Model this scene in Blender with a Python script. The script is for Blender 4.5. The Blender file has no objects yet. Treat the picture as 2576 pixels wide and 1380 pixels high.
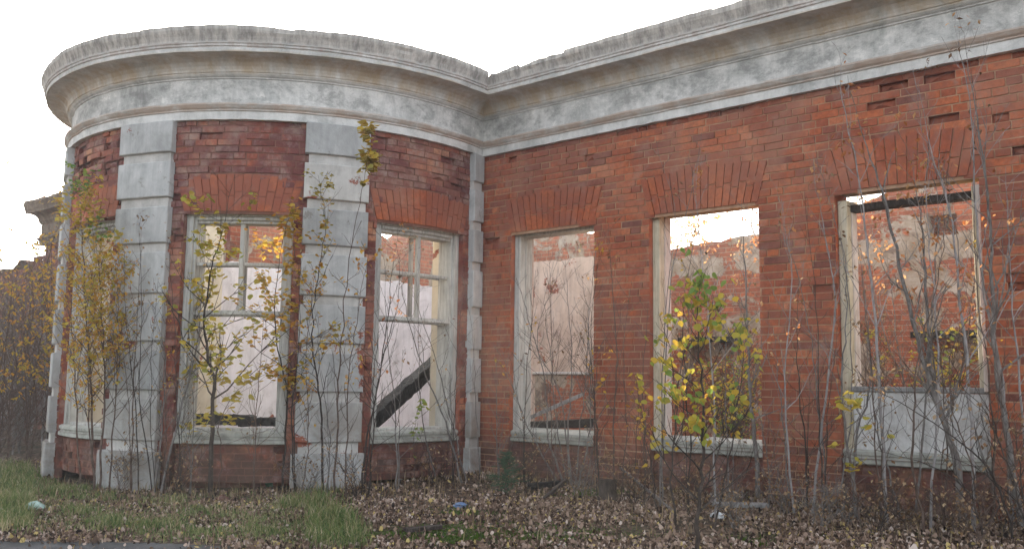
import bpy, math, random
from math import sin, cos, pi, radians, sqrt, atan2, hypot
from mathutils import Vector, Matrix, noise as mnoise

scene = bpy.context.scene
# ---------------------------------------------------------------- camera
FPX, PITCH, ROLL, EYE = 2339.3, 0.11635, -0.01307, 1.10
cam_d = bpy.data.cameras.new('camera')
cam = bpy.data.objects.new('camera', cam_d)
scene.collection.objects.link(cam)
cam_d.sensor_width = 36.0
cam_d.lens = 36.0 * FPX / 2576.0
cam_d.clip_start = 0.05
cam_d.clip_end = 3000
cam.matrix_world = (Matrix.Translation((0, 0, EYE)) @ Matrix.Rotation(pi / 2 + PITCH, 4, 'X')
                    @ Matrix.Rotation(-ROLL, 4, 'Z'))
scene.camera = cam

# ---------------------------------------------------------------- sky and sun
SUN_EL, SUN_HEAD = radians(15), radians(-14)
world = bpy.data.worlds.new('World')
scene.world = world
world.use_nodes = True
wn = world.node_tree
wn.nodes.clear()
w_out = wn.nodes.new('ShaderNodeOutputWorld')
w_bg = wn.nodes.new('ShaderNodeBackground')
w_sky = wn.nodes.new('ShaderNodeTexSky')
w_sky.sky_type = 'NISHITA'
w_sky.sun_disc = False
w_sky.sun_elevation = SUN_EL
w_sky.sun_rotation = SUN_HEAD
w_sky.altitude = 100
w_sky.air_density = 1.0
w_sky.dust_density = 3.0
w_sky.ozone_density = 1.0
w_hs = wn.nodes.new('ShaderNodeHueSaturation')
w_hs.inputs['Saturation'].default_value = 0.36
wn.links.new(w_sky.outputs[0], w_hs.inputs['Color'])
wn.links.new(w_hs.outputs[0], w_bg.inputs[0])
w_bg.inputs[1].default_value = 0.15
wn.links.new(w_bg.outputs[0], w_out.inputs[0])

sun_d = bpy.data.lights.new('sun', 'SUN')
sun_d.energy = 5.0
sun_d.angle = radians(0.6)
sun_d.color = (1.0, 0.83, 0.62)
sun = bpy.data.objects.new('sun', sun_d)
scene.collection.objects.link(sun)
S = Vector((sin(SUN_HEAD) * cos(SUN_EL), cos(SUN_HEAD) * cos(SUN_EL), sin(SUN_EL)))
sun.rotation_euler = S.to_track_quat('Z', 'Y').to_euler()
sun.location = S * 60

scene.view_settings.view_transform = 'Standard'
scene.view_settings.look = 'None'
scene.view_settings.gamma = 1
scene.view_settings.exposure = 2.1

# ---------------------------------------------------------------- helpers
R_ = random.Random(7)

class MB:
    """collects faces with uv, tint and material and links them as one mesh"""
    def __init__(self):
        self.v = []; self.f = []; self.uv = []; self.m = []; self.t = []
    def face(self, pts, mat=0, uv=None, tint=0.5):
        b = len(self.v)
        self.v.extend(pts)
        self.f.append(tuple(range(b, b + len(pts))))
        self.uv.append(uv if uv else [(p[0], p[2]) for p in pts])
        self.m.append(mat); self.t.append(tint)
    def build(self, name, mats, parent=None, smooth=False, merge=False, origin=None):
        o0 = parent.location if parent is not None and origin is None else Vector((0, 0, 0))
        p = parent
        while p is not None and p.parent is not None:      # sub-parts: offset from the thing
            p = p.parent
        if p is not None: o0 = p.location
        if origin is not None: o0 = Vector(origin)
        me = bpy.data.meshes.new(name)
        me.from_pydata([(x - o0[0], y - o0[1], z - o0[2]) for x, y, z in self.v], [], self.f)
        me.update()
        ul = me.uv_layers.new(name='UVMap')
        flat = [c for fu in self.uv for q in fu for c in q]
        ul.data.foreach_set('uv', flat)
        at = me.attributes.new('tint', 'FLOAT', 'FACE')
        at.data.foreach_set('value', self.t)
        if not isinstance(mats, (list, tuple)): mats = [mats]
        for m in mats: me.materials.append(m)
        me.polygons.foreach_set('material_index', self.m)
        if smooth: me.polygons.foreach_set('use_smooth', [True] * len(self.f))
        if merge:
            import bmesh
            bm = bmesh.new(); bm.from_mesh(me)
            bmesh.ops.remove_doubles(bm, verts=bm.verts, dist=0.0005)
            bm.to_mesh(me); bm.free()
        o = bpy.data.objects.new(name, me)
        scene.collection.objects.link(o)
        if parent is not None: o.parent = parent
        elif origin is not None: o.location = origin
        return o

def tag(o, label, cat, group=None, kind=None):
    if label: o['label'] = label
    if cat: o['category'] = cat
    if group: o['group'] = group
    if kind: o['kind'] = kind
    return o

def thing(name, label, cat, loc, group=None):
    o = bpy.data.objects.new(name, None)
    o.empty_display_size = 0.2
    scene.collection.objects.link(o)
    o.location = loc
    return tag(o, label, cat, group)

def lerp(a, b, t): return a + (b - a) * t
def nz(x, y=0.0, z=0.0): return mnoise.noise(Vector((x, y, z)))

# ---------------------------------------------------------------- the frame of the building
TH = 0.71266
C0 = Vector((-0.425, 11.75, 0))
Wd = Vector((cos(TH), -sin(TH), 0))        # along the long wall, towards the camera's right
Nd = Vector((-sin(TH), -cos(TH), 0))       # outward normal of the long wall
CC = Vector((-3.051, 13.0925, 0))
RR = 2.959
COFF = (CC - C0).dot(Nd)                   # how far the bow's centre stands out of the wall line
CU = (CC - C0).dot(Wd)

def F(u, z, d=0.0):                        # long wall
    return tuple(C0 + Wd * u + Nd * d + Vector((0, 0, z)))
def K(a, z, d=0.0):                        # bow; a is the arc length at the face
    t = a / RR
    return (CC.x + (RR + d) * sin(t), CC.y - (RR + d) * cos(t), z)
def deg(a): return radians(a) * RR
def Lf(t, z, d=0.0):                       # left room wall, t = depth into the ruin, d towards the room
    return tuple(C0 + Wd * (-5.75 + d) - Nd * t + Vector((0, 0, z)))
TB = 5.6
def Bk(u, z, d=0.0):                       # back room wall
    return tuple(C0 + Wd * u - Nd * (TB - d) + Vector((0, 0, z)))

def into(p): return (Vector((p[0], p[1], 0)) - C0).dot(-Nd)   # depth behind the long wall
def gz(x, y):
    t = into((x, y))
    z = 0.0
    if t < -0.4: z = -0.035 * (-t - 0.4)
    z = max(z, -0.22)
    z += 0.028 * nz(x * 0.9, y * 0.9) + 0.012 * nz(x * 3.1, y * 3.1, 4)
    return z

cp, sp_ = cos(PITCH), sin(PITCH)
def ray(px, py):
    u = px - 1288; v = 690 - py
    c, s = cos(ROLL), sin(ROLL)
    u, v = u * c + v * s, -u * s + v * c
    X = u / FPX; Z = v / FPX
    return Vector((X, cp - sp_ * Z, sp_ + cp * Z))
def G(px, py):                             # point of the ground seen at a place of the photo
    g = ray(px, py); z = -0.05
    for _ in range(5):
        s = (z - EYE) / g.z
        x, y = g.x * s, g.y * s
        z = gz(x, y)
    return Vector((x, y, z))
def AtY(px, py, Y):
    g = ray(px, py); s = Y / g.y
    return Vector((g.x * s, Y, EYE + g.z * s))
def OnF(px, py, d):                        # point on a plane parallel to the long wall
    g = ray(px, py)
    P0 = C0 + Nd * d
    s = P0.dot(Nd) / Vector((g.x, g.y, 0)).dot(Nd)
    return Vector((g.x * s, g.y * s, EYE + g.z * s))

# ---------------------------------------------------------------- materials
def new_mat(name, rough=0.9):
    m = bpy.data.materials.new(name); m.use_nodes = True
    nt = m.node_tree
    b = nt.nodes['Principled BSDF']
    b.inputs['Roughness'].default_value = rough
    try: b.inputs['Specular IOR Level'].default_value = 0.2
    except Exception: pass
    return m, nt, b
def N(nt, t, **kw):
    n = nt.nodes.new(t)
    for k, v in kw.items(): setattr(n, k, v)
    return n
def ramp(nt, stops, src=None, interp='LINEAR'):
    r = N(nt, 'ShaderNodeValToRGB')
    r.color_ramp.interpolation = interp
    el = r.color_ramp.elements
    while len(el) < len(stops): el.new(0.5)
    for e, (p, c) in zip(el, stops):
        e.position = p
        e.color = (c[0], c[1], c[2], 1) if isinstance(c, (tuple, list)) else (c, c, c, 1)
    if src is not None: nt.links.new(src, r.inputs[0])
    return r.outputs[0]
def coords(nt, scale=(1, 1, 1), kind='Object', loc=(0, 0, 0)):
    tc = N(nt, 'ShaderNodeTexCoord'); mp = N(nt, 'ShaderNodeMapping')
    mp.inputs['Scale'].default_value = scale
    mp.inputs['Location'].default_value = loc
    nt.links.new(tc.outputs[kind], mp.inputs[0])
    return mp.outputs[0]
def noise(nt, vec, scale, detail=6, rough=0.6, dist=0.0):
    n = N(nt, 'ShaderNodeTexNoise')
    n.inputs['Scale'].default_value = scale
    n.inputs['Detail'].default_value = detail
    n.inputs['Roughness'].default_value = rough
    n.inputs['Distortion'].default_value = dist
    nt.links.new(vec, n.inputs['Vector'])
    return n.outputs['Fac']
def mix(nt, fac, a, b, mode='MIX'):
    m = N(nt, 'ShaderNodeMix'); m.data_type = 'RGBA'; m.blend_type = mode
    for sock, val in ((m.inputs[0], fac), (m.inputs[6], a), (m.inputs[7], b)):
        if hasattr(val, 'links'): nt.links.new(val, sock)
        elif isinstance(val, (tuple, list)): sock.default_value = (val[0], val[1], val[2], 1)
        else: sock.default_value = val
    return m.outputs[2]
def math_(nt, op, a, b=None):
    m = N(nt, 'ShaderNodeMath'); m.operation = op
    for i, v in enumerate((a, b)):
        if v is None: continue
        if hasattr(v, 'links'): nt.links.new(v, m.inputs[i])
        else: m.inputs[i].default_value = v
    return m.outputs[0]
def bump(nt, b, h, strength=0.4, dist=0.01):
    n = N(nt, 'ShaderNodeBump')
    n.inputs['Strength'].default_value = strength
    n.inputs['Distance'].default_value = dist
    nt.links.new(h, n.inputs['Height'])
    nt.links.new(n.outputs[0], b.inputs['Normal'])
def attr(nt, name='tint'):
    a = N(nt, 'ShaderNodeAttribute'); a.attribute_name = name
    return a.outputs['Fac']
def zval(nt):
    tc = N(nt, 'ShaderNodeTexCoord'); s = N(nt, 'ShaderNodeSeparateXYZ')
    nt.links.new(tc.outputs['Object'], s.inputs[0])
    return s.outputs['Z']
def band(nt, z, a, b, soft):
    """1 between heights a and b"""
    m1 = N(nt, 'ShaderNodeMapRange'); m2 = N(nt, 'ShaderNodeMapRange')
    for m, lo, hi in ((m1, a - soft, a), (m2, b + soft, b)):
        m.inputs['From Min'].default_value = lo; m.inputs['From Max'].default_value = hi
        nt.links.new(z, m.inputs['Value'])
    return math_(nt, 'MULTIPLY', m1.outputs[0], m2.outputs[0])

def brick_mat(name, cols, stain, stain_amt, chalk_amt, worn=0.0):
    m, nt, b = new_mat(name, 0.92)
    vec = coords(nt)
    t = attr(nt)
    base = ramp(nt, cols, t)
    n1 = noise(nt, vec, 26, 5, 0.65)
    base = mix(nt, math_(nt, 'MULTIPLY', n1, 0.75), base, (0.10, 0.035, 0.025), 'MIX') if False else mix(
        nt, 1.0, base, ramp(nt, [(0.28, 0.62), (0.72, 1.32)], n1), 'MULTIPLY')
    n2 = noise(nt, vec, 1.6, 8, 0.7, 0.4)
    s = ramp(nt, [(0.5 - stain_amt * 0.35, 0.0), (0.56, 0.85)], n2)
    base = mix(nt, s, base, stain)
    n4 = noise(nt, coords(nt, (1, 1, 1), 'Object', (5, 3, 1)), 4.2, 9, 0.72, 0.3)
    c = ramp(nt, [(0.60 - chalk_amt * 0.12, 0.0), (0.74, min(1, chalk_amt))], n4)
    base = mix(nt, c, base, (0.36, 0.27, 0.23))
    n6 = noise(nt, coords(nt, (1, 1, 1), 'Object', (2, 9, 6)), 0.9, 6, 0.6, 0.8)
    base = mix(nt, ramp(nt, [(0.50, 0.0), (0.66, 0.42)], n6), base, (0.42, 0.22, 0.15))
    # damp and lime near the ground
    z = zval(nt)
    low = band(nt, z, -1, 0.22, 0.42)
    n5 = noise(nt, vec, 5.5, 7, 0.7, 0.2)
    lw = math_(nt, 'MULTIPLY', low, ramp(nt, [(0.54, 0.0), (0.64, 0.65)], n5))
    base = mix(nt, lw, base, (0.25, 0.19, 0.17))
    lw2 = math_(nt, 'MULTIPLY', low, ramp(nt, [(0.46, 0.85), (0.60, 0.15)], n5))
    base = mix(nt, lw2, base, (0.075, 0.045, 0.035))
    nt.links.new(base, b.inputs['Base Color'])
    h = mix(nt, 0.5, noise(nt, vec, 60, 6, 0.7), noise(nt, vec, 14, 4, 0.6))
    bump(nt, b, h, 0.55 + worn, 0.006 + worn * 0.02)
    return m

M = {}
M['brick'] = brick_mat('weathered_red_brick',
    [(0.0, (0.17, 0.060, 0.045)), (0.12, (0.28, 0.074, 0.038)), (0.5, (0.37, 0.096, 0.040)), (0.85, (0.41, 0.118, 0.050)), (1.0, (0.45, 0.16, 0.08))],
    (0.24, 0.085, 0.055), 0.1, 0.55)
M['brick_worn'] = brick_mat('stained_worn_brick',
    [(0.0, (0.11, 0.032, 0.03)), (0.3, (0.27, 0.072, 0.042)), (0.7, (0.38, 0.105, 0.052)), (1.0, (0.50, 0.24, 0.13))],
    (0.14, 0.046, 0.046), 0.30, 1.0, 0.3)
M['brick_arch'] = brick_mat('arch_brick',
    [(0.0, (0.31, 0.08, 0.038)), (0.5, (0.38, 0.099, 0.041)), (1.0, (0.42, 0.125, 0.055))],
    (0.25, 0.085, 0.055), 0.2, 0.4)
m, nt, b = new_mat('lime_mortar', 0.95)
v_ = coords(nt)
nt.links.new(ramp(nt, [(0.3, (0.28, 0.14, 0.09)), (0.5, (0.40, 0.24, 0.15)), (0.75, (0.50, 0.36, 0.25))], noise(nt, v_, 9, 8, 0.7)), b.inputs['Base Color'])
bump(nt, b, noise(nt, v_, 80, 4), 0.5, 0.006)
M['mortar'] = m
m, nt, b = new_mat('lime_mortar_dark', 0.95)
v_ = coords(nt)
nt.links.new(ramp(nt, [(0.3, (0.14, 0.06, 0.045)), (0.6, (0.22, 0.11, 0.075)), (0.8, (0.30, 0.19, 0.14))], noise(nt, v_, 7, 8, 0.7)), b.inputs['Base Color'])
bump(nt, b, noise(nt, v_, 60, 4), 0.6, 0.01)
M['mortar_dark'] = m

# entablature stucco
m, nt, b = new_mat('weathered_stucco_cornice', 0.9)
vec = coords(nt); z = zval(nt)
nA = noise(nt, vec, 2.2, 9, 0.72, 0.6)
nB = noise(nt, coords(nt, (9, 9, 0.9)), 1.5, 7, 0.7)
nC = noise(nt, coords(nt, (1, 1, 1.6), 'Object', (9, 2, 4)), 2.9, 13, 0.8, 0.08)
base = ramp(nt, [(0.30, (0.28, 0.28, 0.27)), (0.42, (0.46, 0.46, 0.445)), (0.55, (0.60, 0.59, 0.57)), (0.72, (0.73, 0.72, 0.70))], nA)
streak = ramp(nt, [(0.35, 0.72), (0.62, 1.08)], nB)
base = mix(nt, 0.5, base, streak, 'MULTIPLY')
fr = band(nt, z, 4.20, 4.42, 0.05)                      # soot on the frieze
frn = math_(nt, 'MULTIPLY', fr, ramp(nt, [(0.41, 0.6), (0.52, 0.0)], nC))
base = mix(nt, frn, base, (0.17, 0.168, 0.162))
pale = math_(nt, 'MULTIPLY', fr, ramp(nt, [(0.56, 0.0), (0.62, 0.8)], nC))
base = mix(nt, pale, base, (0.72, 0.70, 0.67))
oc = band(nt, z, 4.50, 4.645, 0.03)                     # ochre wash left in the cove
ocn = math_(nt, 'MULTIPLY', oc, ramp(nt, [(0.40, 0.05), (0.60, 0.75)], noise(nt, coords(nt, (3, 3, 1.0)), 1.1, 7, 0.7)))
base = mix(nt, ocn, base, (0.40, 0.29, 0.17))
pk = band(nt, z, 4.07, 4.155, 0.01)
pkn = math_(nt, 'MULTIPLY', pk, ramp(nt, [(0.40, 0.1), (0.56, 0.8)], noise(nt, coords(nt, (1, 1, 4)), 3, 7, 0.7)))
base = mix(nt, pkn, base, (0.42, 0.31, 0.24))
wf = math_(nt, 'MULTIPLY', band(nt, z, 3.9, 4.062, 0.006), ramp(nt, [(0.45, 0.0), (0.6, 0.55)], noise(nt, vec, 4.3, 9, 0.75)))
base = mix(nt, wf, base, (0.74, 0.73, 0.71))
pk = band(nt, z, 4.695, 4.745, 0.01)
pkn = math_(nt, 'MULTIPLY', pk, ramp(nt, [(0.40, 0.0), (0.6, 0.6)], nB))
base = mix(nt, pkn, base, (0.30, 0.215, 0.18))
cy = band(nt, z, 4.76, 5.1, 0.02)
base = mix(nt, math_(nt, 'MULTIPLY', cy, 0.9), base, mix(nt, 1.0, (0.40, 0.37, 0.34), ramp(nt, [(0.36, 0.5), (0.64, 1.35)], nB), 'MULTIPLY'))
nt.links.new(base, b.inputs['Base Color'])
bump(nt, b, mix(nt, 0.5, noise(nt, vec, 40, 7, 0.7), nC), 0.5, 0.012)
M['cornice'] = m

def plaster(name, c0, c1, c2, scale=2.5, brickshow=0.0, off=(0, 0, 0), dark=0.25, patch=None, vary=False):
    m, nt, b = new_mat(name, 0.92)
    vec = coords(nt, (1, 1, 1), 'Object', off)
    n1 = noise(nt, vec, scale, 9, 0.7, 0.5)
    n2 = noise(nt, coords(nt, (6, 6, 0.8), 'Object', off), 1.6, 6, 0.65)
    base = ramp(nt, [(0.32, c0), (0.52, c1), (0.72, c2)], n1)
    base = mix(nt, dark * 2, base, ramp(nt, [(0.3, 0.6), (0.6, 1.05)], n2), 'MULTIPLY')
    n3 = noise(nt, coords(nt, (1, 1, 1), 'Object', (off[0] + 3, 7, 1)), 1.9, 10, 0.72, 0.3)
    if patch:
        n7 = noise(nt, coords(nt, (1, 1, 1), 'Object', (off[0] + 8, 2, 6)), 2.1, 12, 0.75, 0.4)
        base = mix(nt, ramp(nt, [(0.60, 0.0), (0.63, 0.8)], n7), base, patch)
        base = mix(nt, ramp(nt, [(0.34, 0.35), (0.42, 0.0)], n7), base, patch)
    if vary:
        oi = N(nt, 'ShaderNodeObjectInfo')
        base = mix(nt, 1.0, base, ramp(nt, [(0.0, (0.84, 0.83, 0.81)), (0.5, (1.0, 0.99, 0.97)), (1.0, (1.12, 1.11, 1.08))], oi.outputs['Random']), 'MULTIPLY')
        gr = math_(nt, 'MULTIPLY', band(nt, zval(nt), -1, 0.5, 0.8), ramp(nt, [(0.42, 0.7), (0.58, 0.1)], n3))
        base = mix(nt, gr, base, (0.23, 0.19, 0.15))
    if brickshow:
        s = ramp(nt, [(0.66 - brickshow * 0.2, 0.0), (0.672 - brickshow * 0.2, 1.0)], n3)
        base = mix(nt, s, base, ramp(nt, [(0.35, (0.20, 0.06, 0.04)), (0.6, (0.34, 0.12, 0.075))], noise(nt, vec, 18, 4)))
    nt.links.new(base, b.inputs['Base Color'])
    bump(nt, b, mix(nt, 0.4, noise(nt, vec, 35, 7, 0.7), n3), 0.45, 0.012)
    return m
M['block'] = plaster('rusticated_stucco', (0.34, 0.345, 0.345), (0.46, 0.465, 0.47), (0.58, 0.58, 0.58), 2.6, 0.10, (0, 0, 0), 0.3, (0.26, 0.25, 0.23), True)
M['block_chipped'] = plaster('chipped_stucco_block', (0.40, 0.38, 0.36), (0.56, 0.54, 0.51), (0.66, 0.64, 0.61), 2.6, 0.42, (1, 4, 2), 0.2)
M['block_back'] = plaster('recess_stucco', (0.40, 0.385, 0.365), (0.52, 0.50, 0.475), (0.62, 0.60, 0.57), 4.0, 0.20)
M['inner_plaster'] = plaster('pale_room_plaster', (0.60, 0.58, 0.60), (0.80, 0.775, 0.81), (0.86, 0.84, 0.88), 1.8, 0.08, (2, 0, 0), 0.2, (0.42, 0.40, 0.41))
M['beige_plaster'] = plaster('beige_plaster', (0.50, 0.45, 0.36), (0.62, 0.57, 0.47), (0.70, 0.65, 0.56), 2.0, 0.12, (4, 0, 0), 0.12)
M['pink_plaster'] = plaster('pinkish_plaster', (0.44, 0.33, 0.27), (0.60, 0.48, 0.41), (0.68, 0.58, 0.52), 2.2, 0.3, (1, 5, 0), 0.3, (0.30, 0.22, 0.19))
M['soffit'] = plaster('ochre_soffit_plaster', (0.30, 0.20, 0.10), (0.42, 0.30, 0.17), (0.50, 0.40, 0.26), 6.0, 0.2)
M['apron'] = plaster('white_apron_plaster', (0.40, 0.38, 0.36), (0.60, 0.59, 0.58), (0.70, 0.69, 0.68), 5.5, 0.05, (7, 1, 0), 0.3, (0.30, 0.27, 0.24))
M['sill'] = plaster('sill_stucco', (0.24, 0.24, 0.21), (0.40, 0.40, 0.36), (0.52, 0.51, 0.47), 7.0, 0.1, (7, 8, 0), 0.3)

M['cornice_far'] = plaster('soil_brown_decayed_cornice', (0.10, 0.07, 0.05), (0.20, 0.15, 0.11), (0.30, 0.25, 0.20), 3.0, 0.3, (3, 3, 3), 0.4)
# room brick walls seen through the windows: brick courses with plaster remnants
def room_brick(name, lo, hi, off, z0, z1):
    m, nt, b = new_mat(name, 0.95)
    tc = N(nt, 'ShaderNodeTexCoord')
    br = N(nt, 'ShaderNodeTexBrick')
    nt.links.new(tc.outputs['UV'], br.inputs['Vector'])
    br.inputs['Scale'].default_value = 1.0
    br.inputs['Brick Width'].default_value = 0.26
    br.inputs['Row Height'].default_value = 0.078
    br.inputs['Mortar Size'].default_value = 0.007
    br.inputs['Mortar Smooth'].default_value = 0.3
    br.inputs['Color1'].default_value = (0.42, 0.12, 0.055, 1)
    br.inputs['Color2'].default_value = (0.27, 0.08, 0.045, 1)
    br.inputs['Mortar'].default_value = (0.36, 0.25, 0.18, 1)
    vec = coords(nt, (1, 1, 1), 'Object', off)
    n0 = noise(nt, vec, 12, 6, 0.7)
    base = mix(nt, 1.0, br.outputs[0], ramp(nt, [(0.3, 0.6), (0.7, 1.3)], n0), 'MULTIPLY')
    n1 = noise(nt, vec, 1.3, 10, 0.72, 0.6)
    z = zval(nt)
    zb = math_(nt, 'ADD', band(nt, z, z0, z1, 0.12), math_(nt, 'MULTIPLY', band(nt, z, 1.5, 2.2, 0.4), 0.35))
    f = math_(nt, 'ADD', n1, math_(nt, 'MULTIPLY', zb, hi))
    s = ramp(nt, [(lo, 0.0), (lo + 0.03, 1.0)], f)
    pl = ramp(nt, [(0.35, (0.27, 0.21, 0.15)), (0.52, (0.38, 0.32, 0.26)), (0.7, (0.50, 0.45, 0.41))], noise(nt, vec, 3.3, 8, 0.7))
    base = mix(nt, s, base, pl)
    dk = noise(nt, coords(nt, (1, 1, 1), 'Object', (8, 8, 3)), 2.6, 8, 0.7, 0.5)
    base = mix(nt, ramp(nt, [(0.34, 0.85), (0.46, 0.0)], dk), base, (0.12, 0.075, 0.06))
    nt.links.new(base, b.inputs['Base Color'])
    h = math_(nt, 'ADD', math_(nt, 'MULTIPLY', br.outputs['Fac'], -0.5), math_(nt, 'ADD', n0, math_(nt, 'MULTIPLY', s, 0.8)))
    bump(nt, b, h, 0.7, 0.015)
    return m
M['room_brick'] = room_brick('room_brick_with_plaster_remnants', 0.53, 0.14, (0, 0, 0), 3.05, 3.25)
M['room_brick_pale'] = room_brick('room_brick_mostly_plastered', 0.50, 0.1, (3, 1, 2), 0.8, 2.6)
M['room_brick_top'] = room_brick('room_brick_whitewashed', 0.56, 0.08, (6, 1, 2), 3.0, 3.5)

# timber
def wood(name, c0, c1, c2, rough=0.85):
    m, nt, b = new_mat(name, rough)
    vec = coords(nt, (14, 14, 1.2))
    n1 = noise(nt, vec, 2.0, 8, 0.75, 0.3)
    n2 = noise(nt, coords(nt), 3.0, 7, 0.7)
    base = ramp(nt, [(0.32, c0), (0.5, c1), (0.68, c2)], n1)
    base = mix(nt, 0.7, base, ramp(nt, [(0.35, 0.72), (0.6, 1.1)], n2), 'MULTIPLY')
    nt.links.new(base, b.inputs['Base Color'])
    bump(nt, b, n1, 0.5, 0.006)
    return m
M['paint'] = wood('peeling_white_painted_timber', (0.25, 0.23, 0.20), (0.46, 0.45, 0.42), (0.60, 0.59, 0.56))
M['paint_cream'] = wood('cream_painted_timber', (0.30, 0.24, 0.16), (0.52, 0.46, 0.34), (0.66, 0.60, 0.48))
M['paint_pink'] = wood('pale_pinkish_timber', (0.42, 0.34, 0.28), (0.60, 0.53, 0.48), (0.70, 0.64, 0.60))
M['greywood'] = wood('grey_bare_timber', (0.12, 0.115, 0.11), (0.24, 0.235, 0.23), (0.36, 0.35, 0.34))
m, nt, b = new_mat('charred_timber', 0.75)
vec = coords(nt)
v3 = N(nt, 'ShaderNodeTexVoronoi'); v3.inputs['Scale'].default_value = 22; nt.links.new(vec, v3.inputs['Vector'])
nt.links.new(ramp(nt, [(0.3, (0.006, 0.006, 0.006)), (0.62, (0.022, 0.020, 0.019)), (0.8, (0.05, 0.042, 0.036))], noise(nt, vec, 9, 6, 0.7)), b.inputs['Base Color'])
bump(nt, b, v3.outputs['Distance'], 0.8, 0.02)
M['char'] = m

# bark: grey, brown and dark kinds
def bark(name, c0, c1, c2):
    m, nt, b = new_mat(name, 0.9)
    n1 = noise(nt, coords(nt, (1, 1, 0.4)), 30, 5, 0.7)
    nt.links.new(ramp(nt, [(0.35, c0), (0.52, c1), (0.7, c2)], n1), b.inputs['Base Color'])
    bump(nt, b, n1, 0.5, 0.004)
    return m
M['bark_grey'] = bark('grey_bark', (0.085, 0.075, 0.068), (0.165, 0.148, 0.138), (0.27, 0.25, 0.235))
M['bark_pale'] = bark('pale_lilac_grey_bark', (0.16, 0.145, 0.14), (0.27, 0.25, 0.245), (0.38, 0.36, 0.355))
M['bark_brown'] = bark('brown_bark', (0.055, 0.036, 0.028), (0.11, 0.075, 0.06), (0.19, 0.145, 0.12))
M['bark_dark'] = bark('dark_bark', (0.022, 0.017, 0.015), (0.05, 0.038, 0.032), (0.10, 0.08, 0.07))

def leafmat(name, stops, trans=0.45):
    m = bpy.data.materials.new(name); m.use_nodes = True
    nt = m.node_tree; nt.nodes.clear()
    out = N(nt, 'ShaderNodeOutputMaterial')
    col = ramp(nt, stops, attr(nt))
    d = N(nt, 'ShaderNodeBsdfDiffuse'); t = N(nt, 'ShaderNodeBsdfTranslucent')
    mx = N(nt, 'ShaderNodeMixShader'); mx.inputs[0].default_value = trans
    nt.links.new(col, d.inputs[0]); nt.links.new(col, t.inputs[0])
    nt.links.new(d.outputs[0], mx.inputs[1]); nt.links.new(t.outputs[0], mx.inputs[2])
    nt.links.new(mx.outputs[0], out.inputs[0])
    return m
YG = [(0.0, (0.13, 0.25, 0.07)), (0.25, (0.25, 0.32, 0.07)), (0.5, (0.46, 0.39, 0.07)), (0.8, (0.58, 0.40, 0.06)), (1.0, (0.55, 0.28, 0.07))]
YO = [(0.0, (0.32, 0.28, 0.06)), (0.4, (0.56, 0.38, 0.06)), (0.75, (0.60, 0.30, 0.05)), (1.0, (0.42, 0.20, 0.08))]
OR = [(0.0, (0.42, 0.15, 0.05)), (0.5, (0.56, 0.25, 0.10)), (1.0, (0.62, 0.40, 0.20))]
BR = [(0.0, (0.10, 0.06, 0.035)), (0.5, (0.24, 0.14, 0.075)), (0.85, (0.38, 0.26, 0.15)), (1.0, (0.50, 0.38, 0.24))]
M['leaf_yg'] = leafmat('yellow_green_leaves', YG)
M['leaf_y'] = leafmat('golden_leaves', YO)
M['leaf_o'] = leafmat('rust_orange_dry_leaves', OR)
M['leaf_b'] = leafmat('brown_dry_leaves', BR, 0.3)
M['litter'] = leafmat('fallen_leaf_litter', [(0.0, (0.025, 0.018, 0.016)), (0.3, (0.08, 0.053, 0.040)), (0.55, (0.20, 0.132, 0.095)),
                                            (0.8, (0.40, 0.29, 0.225)), (0.985, (0.60, 0.50, 0.44)), (1.0, (0.50, 0.38, 0.15))], 0.08)
M['grass'] = leafmat('green_grass', [(0.0, (0.055, 0.09, 0.035)), (0.35, (0.12, 0.18, 0.06)), (0.55, (0.21, 0.24, 0.09)), (0.72, (0.36, 0.31, 0.17)), (1.0, (0.50, 0.42, 0.28))], 0.35)
M['moss'] = leafmat('green_moss_sprigs', [(0.0, (0.03, 0.07, 0.015)), (0.6, (0.08, 0.14, 0.02)), (1.0, (0.16, 0.22, 0.04))], 0.2)
M['fir'] = leafmat('fir_needles', [(0.0, (0.04, 0.075, 0.05)), (1.0, (0.09, 0.14, 0.08))], 0.2)

# ground
m, nt, b = new_mat('leaf_strewn_soil', 0.95)
vec = coords(nt)
n1 = noise(nt, vec, 1.1, 8, 0.7, 0.3)
n2 = noise(nt, vec, 28, 8, 0.75)
v4 = N(nt, 'ShaderNodeTexVoronoi'); v4.inputs['Scale'].default_value = 24; nt.links.new(vec, v4.inputs['Vector'])
lc = N(nt, 'ShaderNodeSeparateColor'); nt.links.new(v4.outputs['Color'], lc.inputs[0])
base = ramp(nt, [(0.0, (0.035, 0.024, 0.018)), (0.45, (0.085, 0.055, 0.038)), (0.8, (0.16, 0.11, 0.075)), (1.0, (0.26, 0.19, 0.13))], lc.outputs[0])
base = mix(nt, 1.0, base, ramp(nt, [(0.3, 0.5), (0.7, 1.25)], n2), 'MULTIPLY')
base = mix(nt, ramp(nt, [(0.50, 0.0), (0.66, 0.75)], n1), base, (0.035, 0.04, 0.018))
nt.links.new(base, b.inputs['Base Color'])
bump(nt, b, mix(nt, 0.5, n2, v4.outputs['Distance']), 0.9, 0.03)
M['ground'] = m
m, nt, b = new_mat('old_asphalt', 0.85)
vec = coords(nt)
n1 = noise(nt, vec, 120, 4, 0.8); n2 = noise(nt, vec, 2.5, 7, 0.7)
base = ramp(nt, [(0.35, (0.05, 0.05, 0.052)), (0.6, (0.115, 0.115, 0.115))], n1)
base = mix(nt, 1.0, base, ramp(nt, [(0.35, 0.6), (0.65, 1.2)], n2), 'MULTIPLY')
nt.links.new(base, b.inputs['Base Color'])
bump(nt, b, n1, 0.6, 0.006)
M['asphalt'] = m
m, nt, b = new_mat('shallow_puddle', 0.12)
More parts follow.
